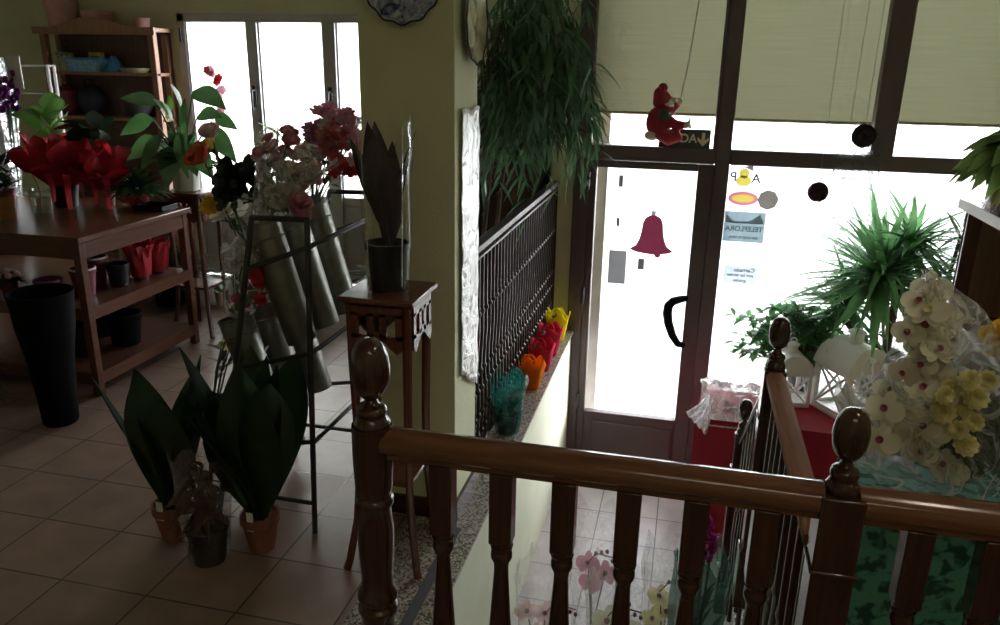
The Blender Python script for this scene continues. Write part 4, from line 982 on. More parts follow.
# ------------------------------------------------------------------ zinc bucket rack with bouquets
rk = thing('bucket_rack', 'dark metal flower rack with tilted slots beside the plant stand', 'rack', (-1.30, 2.2, 0))
ry = (0, .56)
for yv in ry:
    b = MB(); b.tube([(.16, yv, 1.125), (.12, yv, .001)], .010, 8); b.build('upright', 'rackiron', rk)
    b = MB(); b.tube([(-.03, yv, 1.12), (-.26, yv, .001)], .010, 8); b.build('upright', 'rackiron', rk)
    b = MB(); b.tube([(-.035, yv, 1.12), (.165, yv, 1.125)], .009, 8); b.build('cross_bar', 'rackiron', rk)
    b = MB(); b.tube([(-.235, yv, .12), (.125, yv, .12)], .008, 8); b.build('cross_bar', 'rackiron', rk)
rows = [(-.055, 1.085, -.01), (-.185, .745, -.12), (-.30, .42, -.2)]     # mouth x, mouth z
for (lx_, lz, hx, hz) in ((-.062, .95, .152, 1.035), (-.135, .60, .146, .68), (-.20, .30, .14, .36)):
    b = MB(); b.tube([(lx_, 0, lz), (hx, 0, hz), (hx, .56, hz)], .0085, 8); b.build('slot_bar', 'rackiron', rk)
    b = MB(); b.tube([(lx_, 0, lz), (lx_, .56, lz), (hx, .56, hz)], .0085, 8); b.build('slot_bar', 'rackiron', rk)
tilt = V((-.30, 0, 1)).normalized()
BK = []
for r, (mx, mz, _) in enumerate(rows):
    for k in range(3):
        yv = 2.2+.10+.178*k; mouth = V((-1.30+mx, yv, mz)); L = .42 if r < 2 else .36; base = mouth-tilt*L
        nm = ['top row, end by the plants', 'top row, middle slot', 'top row, end by the pillar', 'middle row, end by the plants', 'middle row, middle slot', 'middle row, end by the pillar', 'lowest row, end by the plants', 'lowest row, middle slot', 'lowest row, end by the pillar'][r*3+k]
        t = thing('zinc_bucket', 'tilted zinc flower bucket of the rack, '+nm, 'bucket', base, 0, 'zinc buckets in the rack')
        b = MB(); b.lathe([(.001, 0), (.050, 0), (.052, .004), (.060, L-.02), (.061, L), (.058, L), (.049, .012), (.001, .012)], (0, 0, 0), 28, tilt, caps=False); b.build('body', 'zinc', t)
        b = MB(); b.lathe([(.0615, L-.006), (.064, L-.003), (.064, L+.003), (.0595, L+.003)], (0, 0, 0), 28, tilt, caps=False); b.lathe([(.0605, L*.86), (.0625, L*.87), (.0605, L*.88)], (0, 0, 0), 28, tilt, caps=False); b.build('rim', 'zinc', t)
        BK.append((base, mouth))
def in_bucket(i, name, label, tips, mat_groups, leafmat='leafdark', film=None, nleaf=20, seed=1, leafL=.1, fr=.11, fh=.30, more=0):
    """a bunch of stems from the bottom of bucket i to blooms at the world points in tips"""
    random.seed(seed); base, mouth = BK[i]; o = base+tilt*.03
    t = thing(name, label, 'bouquet', o, 0); st = MB(); cen = sum((V(p) for p in tips), V((0, 0, 0)))/len(tips)
    for k, p in enumerate(tips):
        q = V(p)-o; mo = mouth-o+V((rnd(-.012, .012), rnd(-.012, .012), 0)); st.tube([V((rnd(-.01, .01), rnd(-.01, .01), .005)), mo-tilt*.02, mo+(q-mo)*.5+V((0, 0, .01)), q], .003, 5)
    st.build('stem', 'stem', t)
    for mat, kind, idx, r in mat_groups:
        for k in idx:
            for j in range(more+1):
                c = V(tips[k])-o + (V((rnd(-1, 1), rnd(-1, 1), rnd(-1, 1)))*r*1.3 if j else V((0, 0, 0))); nn = (V(tips[k])-mouth).normalized()*.7+V((rnd(-.5, .6), -.55, rnd(-.2, .4)))
                b = MB(); getattr(b, kind)(c, nn, r*rnd(.7, 1.1)); b.build('bloom', mat, t, normals=False)
    b = MB(); mo = mouth-o
    for k in range(nleaf):
        q = V(random.choice(tips))-o; p = mo.lerp(q, rnd(.45, .95)); b.leaf(p, rdir(-.3, 1)+(q-mo).normalized()*.5, leafL*rnd(.7, 1.2), leafL*.38, .3, 5, .15)
    if nleaf: b.build('foliage', leafmat, t, normals=False)
    else: b.bm.free()
    if film:
        b = MB(); ax = (cen-mouth).normalized(); b.wrap(mo+ax*.01, ax, (cen-mouth).length+fh*.35, .045, fr, 28, 9, .09, .016, .10, sd=seed); b.build('cellophane', film, t)
    return t
def tp(lst, Yv): return [Py(x, y, Yv+rnd(-.05, .05)) for x, y in lst]
random.seed(31)
in_bucket(0, 'pink_white_bouquet', 'cellophane bouquet of pink and white blooms above the near end of the bucket rack', tp([(288, 143), (272, 150), (268, 165), (283, 172), (297, 168), (278, 190), (292, 185), (303, 190), (285, 205), (270, 205), (262, 178), (302, 205), (306, 178), (276, 160), (295, 156)], 2.36),
          [('pink', 'rose', (0, 1, 7, 11), .030), ('palepink', 'mum', (2, 12, 14, 10), .027), ('white', 'mum', (3, 4, 5, 6, 13), .027), ('white', 'mum', (8, 9), .027)], 'fern', 'filmmilk', 60, 2, .05, .125, more=4)
in_bucket(2, 'red_lily_bouquet', 'bouquet of red, pink and yellow blooms in clear film before the window', tp([(335, 125), (318, 130), (350, 120), (345, 145), (330, 150), (310, 140), (355, 140), (320, 160), (340, 165), (352, 160), (308, 152), (330, 138), (327, 118)], 2.64),
          [('red', 'lily', (0, 3, 7, 8, 4), .036), ('magenta', 'lily', (1, 5, 10), .034), ('pink', 'lily', (2, 6, 12), .032), ('yellow', 'lily', (11,), .022), ('palepink', 'lily', (9,), .028)], 'leafpurple', 'film', 60, 3, .06, .12, more=4)
in_bucket(1, 'black_silk_bloom', 'near black silk bloom with dark stems between orange roses and pink bouquet', tp([(232, 172), (246, 178), (222, 182), (238, 190), (252, 165), (256, 190), (226, 195)], 2.42),
          [('blackpetal', 'rose', (0, 1, 3), .055), ('blackpetal', 'flower', (2, 4, 5, 6), .055)], 'blackpetal', None, 16, 4, .09)
in_bucket(4, 'orange_rose_bunch', 'bunch of orange red and yellow roses leaning from the rack towards the peace lily', tp([(204, 160), (213, 147), (211, 135)], 2.66),
          [('redorange', 'rose', (0,), .068), ('yellow', 'rose', (1,), .052), ('palepink', 'rose', (2,), .040)], 'leafdark', None, 14, 5, .07)
in_bucket(5, 'yellow_daisy_bunch', 'yellow daisy and white lily bunch leaning out of the rack by the carved stand', tp([(213, 205), (217, 208), (229, 203), (236, 210), (226, 212)], 2.6),
          [('yellow', 'mum', (0, 1), .052), ('white', 'flower', (2, 3, 4), .065)], 'leafdark', None, 10, 6, .08)
in_bucket(3, 'carnation_bouquet', 'cellophane bouquet of white and dark red carnations lying out of the middle row', tp([(243, 262), (233, 268), (252, 268), (240, 276), (258, 282), (248, 290), (262, 292), (255, 298), (265, 280), (236, 258), (250, 258)], 2.32),
          [('white', 'mum', (0, 1, 2, 3, 9, 10), .030), ('red', 'mum', (4, 5, 6, 7, 8), .030)], 'fern', 'filmmilk', 14, 7, .05, .12, more=1)
in_bucket(6, 'white_filler_bunch', 'small bunch of white filler flowers in the lowest rack row', tp([(232, 332), (226, 338), (238, 340), (230, 348), (222, 345)], 2.36), [('white', 'mum', (0, 1, 2), .022), ('creamyellow', 'mum', (3, 4), .022)], 'leafdark', None, 10, 8, .06)
random.seed(41)

# ------------------------------------------------------------------ three-tier table and its stock
TX0, TX1, TY0, TY1, TZ = -4.05, -2.72, 3.0, 3.82, .80
t = thing('tiered_table', 'brown wooden three tier display table full of potted plants', 'table', ((TX0+TX1)/2, (TY0+TY1)/2, 0))
hw, hd = (TX1-TX0)/2, (TY1-TY0)/2
MB().box(-hw-.02, hw+.02, -hd-.02, hd+.02, TZ-.03, TZ).build('tabletop', 'tablewood', t, bevel=.004)
b = MB(); b.box(-hw+.01, hw-.01, -hd, -hd+.02, TZ-.11, TZ-.03); b.box(-hw+.01, hw-.01, hd-.02, hd, TZ-.11, TZ-.03); b.box(hw-.02, hw, -hd+.01, hd-.01, TZ-.11, TZ-.03); b.box(-hw, -hw+.02, -hd+.01, hd-.01, TZ-.11, TZ-.03); b.build('apron', 'tablewood', t, smooth=False)
for z in (.45, .12):
    b = MB(); b.box(-hw+.01, hw-.01, -hd+.01, hd-.01, z-.022, z); b.box(hw-.015, hw+.003, -hd+.03, hd-.03, z-.06, z); b.box(-hw+.03, hw-.03, -hd-.003, -hd+.015, z-.06, z); b.build('shelf_board', 'tablewood', t, smooth=False)
for sx in (-1, 1):
    for sy in (-1, 1): MB().box(sx*hw-.035 if sx > 0 else -hw-.004, sx*hw+.004 if sx > 0 else -hw+.035, sy*hd-.035 if sy > 0 else -hd-.004, sy*hd+.004 if sy > 0 else -hd+.035, .001, TZ-.03).build('leg', 'tablewood', t, bevel=.003)
def pot_prof(r, h): return [(.001, 0), (r*.78, 0), (r*.98, h*.82), (r*1.05, h*.83), (r*1.05, h), (r*.94, h), (r*.9, h*.8), (r*.001, h*.8)]
def simple_pot(name, label, loc, r, h, mat, group=None, rim=None):
    t = thing(name, label, 'pot', loc, 0, group); MB().lathe(pot_prof(r, h)[:7], (0, 0, 0), 24, caps=False).build('body', mat, t)
    MB().lathe([(.001, h*.8), (r*.92, h*.8)], (0, 0, 0), 20, caps=False).build('soil', 'soil', t)
    if rim: MB().lathe([(r*.95, h*.99), (r*1.07, h*.96), (r*1.07, h*1.01), (r*.95, h*1.02)], (0, 0, 0), 24, caps=False).build('rim', rim, t)
    return t
def tumbler(name, label, loc, r, h, mat):
    t = thing(name, label, 'glass', loc); MB().lathe([(.001, 0), (r*.8, 0), (r, h), (r*.95, h), (r*.76, .012), (.001, .012)], (0, 0, 0), 28, caps=False).build('glass', mat, t); return t
def tbl(px, py, z): p = Pz(px, py, z); yy = min(max(p.y, TY0+.06), TY1-.06); return V((min(Py(px, py, yy).x, TX1-.06), yy, z+.001))
tumbler('amber_vase', 'amber glass vase at the front edge of the wooden table', tbl(8, 220, TZ), .045, .12, 'amber')
p = tbl(43, 213, TZ); tumbler('glass_tumbler', 'clear flared glass tumbler on the wooden table', p, .058, .125, 'vglass')
# tall plant in the amber vase spot
t = thing('spike_plant', 'dark green spray with a red bloom behind the amber vase', 'plant', tbl(8, 208, TZ)); b = MB(); b.lathe(pot_prof(.05, .10)[:7], (0, 0, 0), 20, caps=False); b.build('pot', 'maroonpot', t)
b = MB()
for i in range(40): b.leaf((rnd(-.03, .03), rnd(-.03, .03), rnd(.08, .25)), rdir(.1, 1), rnd(.08, .14), .03, .3)
b.build('foliage', 'leafdark', t, normals=False); b = MB(); b.rose((-.02, -.03, .30), (.3, -1, .4), .035); b.build('petals', 'maroon', t, normals=False)
def red_wrapped(label, loc, s, potmat, leafm, seed):
    random.seed(seed); t = thing('wrapped_anthurium', label, 'plant', loc, 0, 'plants in red wrapping')
    b = MB(); b.lathe(pot_prof(.062*s, .13*s)[:7], (0, 0, 0), 24, caps=False); b.build('pot', potmat, t)
    b = MB(); b.wrap((0, 0, .10*s), Z, .20*s, .068*s, .135*s, 36, 8, .12, .022, .18, sd=seed); b.wrap((0, 0, .13*s), V((-.2, -.2, 1)), .15*s, .075*s, .155*s, 36, 7, .16, .025, .2, sd=seed+2); b.wrap((0, 0, .14*s), V((.1, -.3, 1)), .10*s, .06*s, .15*s, 30, 6, .18, .03, .25, sd=seed+4); b.build('wrapping', 'redwrap', t)
    b = MB()
    for a, L in ((-2.2, .15), (-.7, .17), (-1.3, .12)):
        p0 = V((.075*s*math.cos(a), .075*s*math.sin(a), .18*s)); prev = None
        for k in range(11):
            u = k/10; c = p0+V((math.cos(a), math.sin(a), 0))*(.05*math.sin(u*2.6)+.02*math.sin(u*7))+V((0, 0, -L*s*u+.03*math.sin(u*5))); sd_ = V((-math.sin(a), math.cos(a), 0))*.014*s
            q = b.vs([c-sd_*(1.2-.5*u), c+sd_*(1.2-.5*u)]); 
            if prev: b.f([prev[0], prev[1], q[1], q[0]])
            prev = q
    for sg in (-1, 1): b.tube([(.02*sg, -.085*s, .18*s), (.05*sg, -.11*s, .205*s), (.075*sg, -.10*s, .18*s), (.04*sg, -.10*s, .165*s), (.02*sg, -.085*s, .18*s)], .009*s, 6)
    b.build('ribbon', 'redribbon', t)
    b = MB()
    for i in range(12): d = rdir(.25, 1); b.tube([(0, 0, .1*s), V((d.x*.06, d.y*.06, .26*s))], .003, 4); b.leaf((d.x*.06, d.y*.06, .30*s+rnd(0, .14)), d+V((0, 0, .1)), rnd(.12, .17)*s, rnd(.085, .115)*s, .30, 6, .12, .75, roll=rnd(-1, 1))
    b.build('foliage', leafm, t, normals=False)
    return t
t = red_wrapped('green plant in big red paper wrapping with bow on the wooden table', tbl(67, 206, TZ), 1.22, 'gloss_black', 'leafbright', 2)
b = MB(); b.leaf((.05, -.03, .42), V((.7, -.4, .5)), .10, .075, .3, 6, -.3, .7); b.build('spathe', 'redorange', t, normals=False)
t2 = red_wrapped('darker plant in red wrapping on a brown pot beside the big red wrapped one', tbl(106, 206, TZ), .98, 'brownpot', 'leafdark', 6)
b = MB(); b.rose((.06, -.05, .33), (.2, -1, .5), .035); b.build('petals', 'red', t2, normals=False)
t = thing('small_bushy_plant', 'small bushy green plant in a red pot with heart tag on the wooden table', 'plant', tbl(139, 197, TZ)); random.seed(15)
b = MB(); b.lathe(pot_prof(.055, .085)[:7], (0, 0, 0), 24, caps=False); b.build('pot', 'redcloth', t)
b = MB()
for i in range(130): d = rdir(.12, 1); b.leaf(d*.03+V((0, 0, .09)), d, rnd(.10, .19), .035, .4, 5, .15)
b.build('foliage', 'leaf', t, normals=False)
b = MB(); b.prism([(0, -.035), (.034, .0), (.036, .02), (.02, .03), (0, .018), (-.02, .03), (-.036, .02), (-.034, 0)], .003, Mx.Translation((.0, -.068, .05)) @ RM); b.build('heart_tag', 'redribbon', t, smooth=False)
t = thing('black_tray', 'flat black tray at the far corner of the wooden table', 'tray', (-2.83, 3.72, TZ+.001)); b = MB(); b.box(-.09, .09, -.07, .07, 0, .006); b.box(-.09, -.084, -.07, .07, .006, .03); b.box(.084, .09, -.07, .07, .006, .03); b.box(-.084, .084, -.07, -.064, .006, .03); b.box(-.084, .084, .064, .07, .006, .03); b.build('tray', 'gloss_black', t, bevel=.002)
# peace lily on the far stand
t = thing('peace_lily', 'peace lily with glossy drooping leaves in white paper on the carved stand', 'plant', (-2.84, 4.03, .861)); random.seed(8)
b = MB(); b.wrap((0, 0, .002), Z, .20, .07, .085, 32, 8, .08, .012, .05); b.f(b.vs([V((.07*math.cos(2*PI*i/20), .07*math.sin(2*PI*i/20), .001)) for i in range(20)])); b.build('paper_wrap', 'paper', t)
b = MB(); b.lathe([(.05, .003), (.064, .15), (.058, .15)], (0, 0, 0), 20); b.build('pot', 'terra', t)
b = MB(); st = MB()
for (dx, dy, z, ex, ez, L, W) in ((-.10, -.05, .48, -.5, .25, .17, .09), (-.14, -.05, .40, -.9, -.2, .16, .08), (.14, -.06, .56, .9, -.1, .20, .10), (.10, -.08, .52, .1, -.9, .19, .10), (.02, -.1, .40, -.2, .6, .15, .08), (.18, -.03, .36, .9, -.5, .20, .09), (.06, -.12, .34, .3, -.6, .18, .09), (-.06, -.1, .32, -.4, -.6, .17, .09), (-.12, -.06, .28, -.9, -.3, .16, .10), (.10, .02, .42, .7, .2, .18, .08), (-.02, .05, .46, -.1, .9, .15, .07), (.0, -.12, .26, 0, -.7, .15, .1), (.12, -.1, .26, .8, -.6, .16, .09), (.22, .0, .42, 1, -.1, .14, .06)):
    st.tube([(0, 0, .14), (dx*.5, dy*.5, z*.7), (dx, dy, z)], .004, 5); b.leaf((dx, dy, z), V((ex, -.25, ez)), L*1.25, W*1.35, .25, 7, .2, .75, roll=rnd(.5, 1.2)*(1 if ex > 0 else -1))
for i in range(60): d = rdir(.1, 1); b.leaf((d.x*.03, d.y*.03, .17), d, rnd(.16, .30), .10, .3, 6, .15, .8)
b.build('foliage', 'leaf', t, normals=False); st.build('stem', 'stem', t)
b = MB(); b.leaf((-.01, -.1, .40), V((-.1, -.2, 1)), .11, .05, 0, 6, .3, .75); b.leaf((-.03, -.03, .45), V((.1, -.2, 1)), .09, .04, 0, 6, .3, .75); b.build('spathe', 'leafbright', t, normals=False)
t = thing('moth_orchid', 'tall moth orchid spray of small red pink blooms in front of the window', 'orchid', (-3.0, 4.55, 0.0)); 
b = MB(); b.lathe(pot_prof(.075, .16)[:7], (0, 0, 0), 24, caps=False); b.build('pot', 'whitepaint', t)
b = MB(); ot = Py(212, 72, 4.55)-V((-3.0, 4.55, 0)); b.tube([(0, 0, .1), (.02, 0, .8), (.08, 0, ot.z-.12), ot], [.005, .005, .004, .002], 6)
for i in range(5): b.leaf((0, 0, .13), V((math.cos(i*1.3), math.sin(i*1.3), .6)), .25, .07, .4)
b.build('stem', 'stem', t)
b = MB()
for (px, py) in ((207, 70), (212, 74), (219, 78), (217, 82), (222, 90), (220, 98), (219, 113), (222, 110), (210, 71)): b = MB(); b.flower(Py(px, py, 4.53)-V((-3.0, 4.55, 0)), V((rnd(-.3, .3), -1, .2)), rnd(.022, .034), 5, .3); b.build('bloom', 'red' if px % 2 else 'pink', t, normals=False)
# table stands under: a low wall plant behind the window bunch
t = thing('window_plant', 'pale green leaf sprig standing before the window post', 'plant', (-2.62, 4.62, 0)); b = MB(); b.lathe(pot_prof(.09, .2)[:7], (0, 0, 0), 24, caps=False); b.build('pot', 'gloss_black', t)
wp = Py(278, 128, 4.62)-V((-2.62, 4.62, 0)); b = MB(); b.tube([(0, 0, .16), (0, 0, .6), wp], .006, 6); b.build('stem', 'stem', t)
b = MB(); b.leaf(wp+V((.03, 0, -.06)), V((-.8, -.1, .55)), .20, .07, .1, 6, .15, .8); b.leaf(wp+V((0, 0, -.1)), V((-1, -.1, .0)), .22, .07, .1); b.leaf(wp-V((0, 0, .2)), V((.6, 0, .5)), .2, .07)
for i in range(24): d = rdir(.1, 1); b.leaf((0, 0, .2+rnd(0, .4)), d, .22, .07, .4)
b.build('foliage', 'leafbright', t, normals=False)
for k, (xx, yy, hh) in enumerate(((-2.35, 4.30, .42), (-3.35, 4.45, .45), (-1.85, 4.75, .42))):
    random.seed(60+k); t = thing('window_fern', ['dark bushy fern on the floor under the window behind the bucket rack', 'dark bushy fern on the floor behind the wooden table', 'dark bushy fern on the floor between the bucket rack and pillar'][k], 'plant', (xx, yy, 0), 0, 'ferns under the window')
    b = MB(); b.lathe(pot_prof(.12, .2)[:7], (0, 0, 0), 24, caps=False); b.build('pot', 'black', t); b = MB()
    for i in range(150): d = rdir(.0, 1); b.leaf((d.x*.06, d.y*.06, .2), d, hh*rnd(.5, .95), .05, .35, 6, .12, .7)
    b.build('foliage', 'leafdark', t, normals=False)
# middle shelf stock
MZ = .45
def mid(px, py): return tbl(px, py, MZ)
simple_pot('wine_pot', 'wine purple pot on the middle shelf of the tiered table', (-3.02, 3.10, MZ+.001), .062, .10, 'wine', 'pots on the middle shelf', 'wine')
simple_pot('white_rim_pot', 'maroon pot with white rim near the table leg on the middle shelf', (-2.90, 3.20, MZ+.001), .06, .14, 'maroonpot', 'pots on the middle shelf', 'whitepaint')
simple_pot('white_rim_pot', 'maroon pot with white rim tucked behind its twin on the middle shelf', (-2.98, 3.38, MZ+.001), .062, .15, 'maroonpot', 'pots on the middle shelf', 'whitepaint')
simple_pot('black_glass_pot', 'small glossy black pot on the middle shelf beside the maroon pots', (-2.86, 3.40, MZ+.001), .055, .12, 'gloss_black', 'pots on the middle shelf')
t = thing('cream_candle', 'cream pillar candle on the middle shelf', 'candle', (-2.94, 3.56, MZ+.001)); MB().lathe([(.024, 0), (.025, .004), (.025, .16), (.02, .163), (.001, .158)], (0, 0, 0), 20).build('wax', 'wax', t); MB().tube([(0, 0, .155), (.002, 0, .172)], .0015, 5).build('wick', 'black', t)
for k, (xx, yy) in enumerate(((-2.84, 3.55), (-2.83, 3.68))):
    t = thing('frilled_pot', ['frilled dark red wrapped pot on the middle shelf next to the candle', 'frilled dark red wrapped pot at the far end of the middle shelf'][k], 'pot', (xx, yy, MZ+.001), 0, 'frilled red pots')
    b = MB(); b.lathe(pot_prof(.045, .10)[:7], (0, 0, 0), 20, caps=False); b.build('pot', 'maroonpot', t)
    b = MB(); b.wrap((0, 0, .02), Z, .15, .05, .062, 30, 7, .12, .012, .12, sd=k); b.wrap((0, 0, .1), Z, .08, .045, .065, 30, 5, .15, .014, .12, sd=k+3); b.build('wrapping', 'redwrap', t)
t = thing('white_paper', 'white paper sheet lying at the end of the middle shelf', 'paper', (-2.79, 3.5, MZ+.0005)) if False else None
for k, (xx, yy, rr, hh) in enumerate(((-3.00, 3.22, .085, .16), (-2.88, 3.42, .09, .17), (-3.1, 3.5, .08, .15))):
    simple_pot('dark_planter', ['dark planter on the lowest shelf nearest the table leg', 'dark planter on the lowest shelf beside its open end', 'dark planter deepest on the lowest shelf'][k], (xx, yy, .121), rr, hh, 'black', 'planters on the lowest shelf')
# tall black florist vase
vb = Pz(57, 412, 0)
t = thing('tall_black_vase', 'tall flared black florist vase on the floor before the wooden table', 'vase', (-2.70, 2.72, 0))
MB().lathe([(.001, 0), (.07, 0), (.075, .01), (.08, .12), (.095, .3), (.118, .50), (.134, .62), (.129, .62), (.12, .47), (.09, .28), (.07, .05), (.001, .05)], (0, 0, 0), 32, caps=False).build('body', 'black', t)
t = thing('dark_fern', 'dark trailing fern in a black pot at the foot of the wooden table', 'plant', (-3.22, 2.58, 0)); random.seed(19)
b = MB(); b.lathe(pot_prof(.12, .22)[:7], (0, 0, 0), 24, caps=False); b.build('pot', 'black', t)
b = MB()
for i in range(160): d = rdir(-.1, 1); b.leaf(d*.05+V((0, 0, .24)), d, rnd(.18, .34), .022, .5, 6, .1, .6)
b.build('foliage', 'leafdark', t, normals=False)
# blooms sticking up just behind the vase
t = thing('pale_bloom_pot', 'small pot of dusty pink and white blooms on the middle shelf above the black vase', 'plant', (-3.22, 3.07, MZ+.001)); b = MB(); b.lathe(pot_prof(.045, .08)[:7], (0, 0, 0), 20, caps=False); b.build('pot', 'maroonpot', t)
b = MB()
for i in range(12): d = rdir(.2, 1); b.rose(d*.05+V((0, 0, .08)), d, .018)
b.build('petals', 'palepink', t, normals=False)
b = MB()
for i in range(20): d = rdir(-.2, .8); b.leaf((0, 0, .08), d, .09, .03, .3)
b.build('foliage', 'leafdark', t, normals=False)

# ------------------------------------------------------------------ white wire rack with purple bunch
p0 = Py(47, 65, 4.15)
wr = thing('wire_rack', 'white wire flower rack standing behind the wooden table', 'rack', (p0.x, 4.15, 0)); H = p0.z
for (dx, dy) in ((0, 0), (0, .05), (-.75, 0), (-.75, .05)): MB().tube([(dx, dy, .001), (dx, dy, H)], .010, 8).build('post', 'whitepaint', wr)
for z in (H-.005, H-.17, .75, .3):
    b = MB(); r = .007 if z > H-.1 else .0045
    b.tube([(0, 0, z), (-.75, 0, z)], r, 6); b.tube([(0, .05, z), (-.75, .05, z)], r*.8, 6); b.tube([(0, 0, z), (0, .05, z)], r*.8, 6); b.tube([(-.75, 0, z), (-.75, .05, z)], r*.8, 6)
    if z < .8:
        for k in range(1, 6): b.tube([(-.75*k/6, 0, z), (-.75*k/6, .05, z)], .003, 5)
    b.build('tier', 'whitepaint', wr)
pc_ = Py(3, 165, 3.9)
t = thing('purple_bunch', 'purple bloom bunch in a white paper cone beside the wire rack', 'bouquet', (pc_.x, 3.9, 0)); random.seed(3)
q = Py(2, 92, 3.9)-V((pc_.x, 3.9, 0)); b = MB()
b.lathe([(.09, .0), (.12, .5), (.11, .5), (.085, .02)], (0, 0, 0), 24); b.build('bucket', 'charcoal', t)
b = MB(); b.wrap((0, 0, .45), Z, q.z-.35, .05, .13, 30, 9, .06, .01, .10); b.build('paper_cone', 'filmclearwhite', t)
b = MB()
for i in range(170): c = V((q.x+rnd(-.09, .05), rnd(-.08, .08), q.z+rnd(-.12, .10))); b.rose(c, V((rnd(-.3, .3), -1, .4)), .022)
b.build('petals', 'purple', t, normals=False)
b = MB()
for i in range(12): b.tube([(rnd(-.03, .03), rnd(-.03, .03), .05), (q.x+rnd(-.05, .05), rnd(-.05, .05), q.z-.08)], .004, 5)
b.build('stem', 'stem', t)
b = MB(); c = Py(7, 64, 3.9)-V((pc_.x, 3.9, 0)); b.box(c.x-.06, c.x+.03, .06, .066, q.z+.02, q.z+.20); b.build('card', 'paper', t)

# ------------------------------------------------------------------ bookcase
BX0, BX1, BYF, BYB = Py(38, 30, 5.0).x, Py(152, 30, 5.0).x, 5.0, 5.19; BH = 1.80
t = thing('bookcase', 'open wooden bookcase with curved cornice beside the window', 'bookcase', ((BX0+BX1)/2, BYF, 0)); hw = (BX1-BX0)/2; D = BYB-BYF
for sx in (-1, 1):
    for yv in (0, D-.045): MB().box(sx*hw-.045 if sx > 0 else -hw, sx*hw if sx > 0 else -hw+.045, yv, yv+.045, .001, BH-.05).build('post', 'casewood', t, bevel=.004)
ol = [(-hw-.03, BH-.06), (-hw-.03, BH-.01), (-hw*.72, BH-.012), (-hw*.5, BH+.01), (-hw*.25, BH+.045), (0, BH+.055), (hw*.25, BH+.04), (hw*.5, BH+.008), (hw*.72, BH-.012), (hw+.03, BH-.01), (hw+.03, BH-.06)]
b = MB(); b.prism(ol, .022, Mx.Translation((0, -.004, 0)) @ Mx.Rotation(PI/2, 4, 'X')); b.build('cornice', 'casewood', t, smooth=False)
b = MB(); b.box(-hw-.03, hw+.03, -.004, D, BH-.04, BH-.012); b.build('top_board', 'casewood', t, bevel=.004)
zs = [Py(100, 72, 5.0).z, Py(100, 117, 5.0).z, .95, .55, .12]
for z in zs: MB().box(-hw, hw, .004, D-.012, z-.022, z).build('shelf_board', 'casewood', t, bevel=.002)
MB().box(-hw, hw, D-.012, D, .05, BH-.04).build('back_panel', 'backwood', t, smooth=False)
bc = t.location
for (px, py, r, h, lab, nm) in ((63, 20, .115, .26, 'large pink pot on top of the bookcase', 'pink_pot'), (98, 17, .105, .11, 'medium pink bowl pot on top of the bookcase', 'pink_pot'), (141, 20, .062, .065, 'small pink bowl pot on the window end of the bookcase top', 'pink_pot')):
    c = Py(px, py, 5.09); z0 = BH-.011
    t = thing(nm, lab, 'pot', (c.x, 5.09, z0), 0, 'pink pots on the bookcase'); MB().lathe([(.001, 0), (r*.82, 0), (r*.97, h*.8), (r*1.04, h*.82), (r*1.04, h), (r*.95, h), (r*.78, .02), (.001, .02)], (0, 0, 0), 28, caps=False).build('body', 'pinkpot', t)
z1 = zs[0]+.001; 
c = Py(91, 68, 5.09)
t = thing('blue_basket', 'light blue plastic basket on the upper bookcase shelf', 'basket', (c.x, 5.09, z1)); b = MB()
b.box(-.135, .135, -.07, .07, 0, .006); b.box(-.14, .14, -.075, -.069, 0, .085); b.box(-.14, .14, .069, .075, 0, .085); b.box(-.14, -.134, -.075, .075, 0, .085); b.box(.134, .14, -.075, .075, 0, .085); b.build('body', 'bluelight', t, smooth=False)
b = MB(); b.box(-.148, .148, -.082, -.07, .08, .094); b.box(-.148, .148, .07, .082, .08, .094); b.box(-.148, -.134, -.07, .07, .08, .094); b.box(.134, .148, -.07, .07, .08, .094); b.build('rim', 'blue', t, smooth=False)
t = thing('yellow_card_box', 'small yellow box standing in the blue basket', 'box', (c.x+.06, 5.09, z1+.007)); b = MB(); b.box(-.05, .05, -.02, .02, 0, .125); b.build('carton', 'yellowbox', t, bevel=.002); MB().box(-.035, .035, -.022, -.02, .03, .10).build('front_label', 'leaf', t, smooth=False)
t = thing('blue_cloth', 'blue cloth heaped on the upper bookcase shelf beside the basket', 'cloth', (c.x+.20, 5.09, z1)); MB().grid(lambda u, v: V((-.055+.11*u, -.06+.12*v, .004+.10*math.sin(PI*u)**.7*math.sin(PI*v)**.7*(1+.4*noise.noise(V((u*5, v*5, 0)))))), 14, 14).build('folds', 'blue', t)
c2 = Py(135, 70, 5.09); t = thing('plate_pile', 'khaki shallow dish on the upper bookcase shelf', 'dish', (c2.x, 5.09, z1)); b = MB(); b.lathe([(.001, 0), (.08, 0), (.10, .022), (.105, .03), (.098, .03), (.075, .008), (.001, .008)], (0, 0, 0), 28, caps=False); b.build('dish', 'khaki', t)
t.name = 'khaki_dish'
c3 = Py(65, 70, 5.09); t = thing('small_ornament_plant', 'small grey green plant in a khaki pot on the upper bookcase shelf', 'plant', (c3.x+.02, 5.09, z1)); b = MB(); b.lathe([(.05, 0), (.052, .05), (.06, .12), (.07, .13), (.055, .13), (.045, .06)], (0, 0, 0), 20); b.build('pot', 'khaki', t)
b = MB()
for i in range(40): d = rdir(.0, 1); b.leaf(d*.02+V((0, 0, .12)), d, .07, .02, .3)
b.build('foliage', 'fern', t, normals=False)
z2 = zs[1]+.001
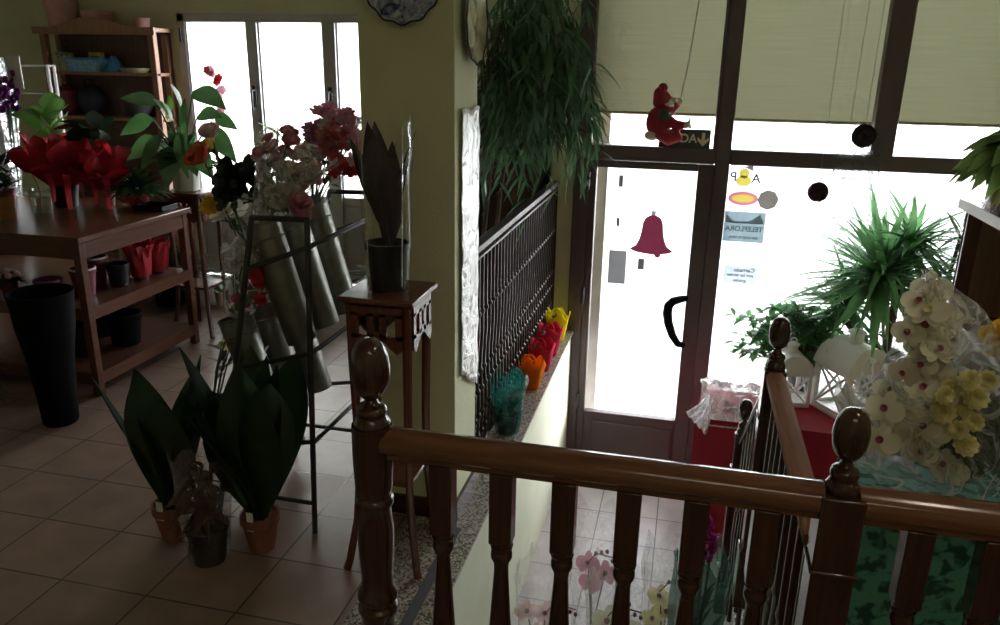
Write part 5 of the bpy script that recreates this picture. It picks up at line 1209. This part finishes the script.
c = Py(138, 110, 5.09); t = thing('grey_bowl', 'dark grey bowl on the second bookcase shelf', 'bowl', (c.x, 5.09, z2)); MB().lathe([(.001, 0), (.05, 0), (.10, .05), (.115, .10), (.108, .10), (.09, .05), (.001, .012)], (0, 0, 0), 28, caps=False).build('bowl', 'charcoal', t)
c = Py(93, 105, 5.09); t = thing('navy_bag', 'navy fabric bag slumped on the second bookcase shelf', 'bag', (c.x, 5.09, z2)); b = MB(); b.ball((0, 0, .11), .11, 18, (1.0, .75, 1.0)); b.build('body', 'navy', t, remesh=.012); MB().tube([(-.05, 0, .2), (-.03, -.01, .255), (.03, -.01, .255), (.05, 0, .2)], .008, 8).build('strap', 'navy', t)
c = Py(64, 105, 5.09); t = thing('round_maroon_jar', 'round dark red jar on the second bookcase shelf', 'jar', (c.x+.03, 5.09, z2)); MB().lathe([(.001, 0), (.06, 0), (.10, .06), (.105, .12), (.08, .17), (.05, .185), (.045, .185)], (0, 0, 0), 28).build('body', 'maroonpot', t); MB().lathe([(.052, .185), (.055, .2), (.02, .21), (.018, .225), (.001, .23)], (0, 0, 0), 20).build('lid', 'maroonpot', t)

# ------------------------------------------------------------------ light: daylight through the two glazed openings
w = bpy.data.worlds.new('sky'); SC.world = w; w.use_nodes = True; t = w.node_tree
for n in list(t.nodes): t.nodes.remove(n)
o = N(t, 'ShaderNodeOutputWorld'); bg = N(t, 'ShaderNodeBackground', Strength=1.0)
tc = N(t, 'ShaderNodeTexCoord'); sx = N(t, 'ShaderNodeSeparateXYZ'); rp = N(t, 'ShaderNodeValToRGB'); t.links.new(tc.outputs['Generated'], sx.inputs[0]); t.links.new(sx.outputs['Z'], rp.inputs['Fac'])
e = rp.color_ramp.elements; e[0].position = .0; e[0].color = (18, 18.8, 19.4, 1); e[1].position = .55; e[1].color = (1.6, 1.75, 1.9, 1); q = e.new(.16); q.color = (16.5, 17.3, 18, 1)
t.links.new(rp.outputs['Color'], bg.inputs['Color']); t.links.new(bg.outputs[0], o.inputs[0])
def portal(x0, x1, z0, z1, y):
    l = bpy.data.lights.new('daylight_portal', 'AREA'); l.shape = 'RECTANGLE'; l.size = x1-x0; l.size_y = z1-z0; l.cycles.is_portal = True
    ob = bpy.data.objects.new('daylight_portal', l); COL.objects.link(ob); ob.location = ((x0+x1)/2, y, (z0+z1)/2); ob.rotation_euler = (-PI/2, 0, 0)
def lamp(x, y, z, pw, sx_, sy_):
    l = bpy.data.lights.new('ceiling_tube', 'AREA'); l.shape = 'RECTANGLE'; l.size = sx_; l.size_y = sy_; l.energy = pw; l.color = (1, .86, .66)
    ob = bpy.data.objects.new('ceiling_tube', l); COL.objects.link(ob); ob.location = (x, y, z)
lamp(.5, -.7, CE-.03, 3.5, 1.2, .10)
lamp(.95, 1.05, CE-.05, 2.5, .12, .5)
portal(-.66, 1.62, LOW, 2.42, DY+.145); portal(WX0, WX1, .6, WZ1, BY+.14)
SC.view_settings.view_transform = 'Standard'; SC.view_settings.look = 'None'; SC.view_settings.gamma = 1; SC.view_settings.exposure = 0.6; SC.view_settings.use_curve_mapping = False
cy = SC.cycles; cy.max_bounces = 10; cy.transparent_max_bounces = 24; cy.diffuse_bounces = 5; cy.glossy_bounces = 4; cy.caustics_reflective = False; cy.caustics_refractive = False; cy.sample_clamp_indirect = 4
cy.use_denoising = True
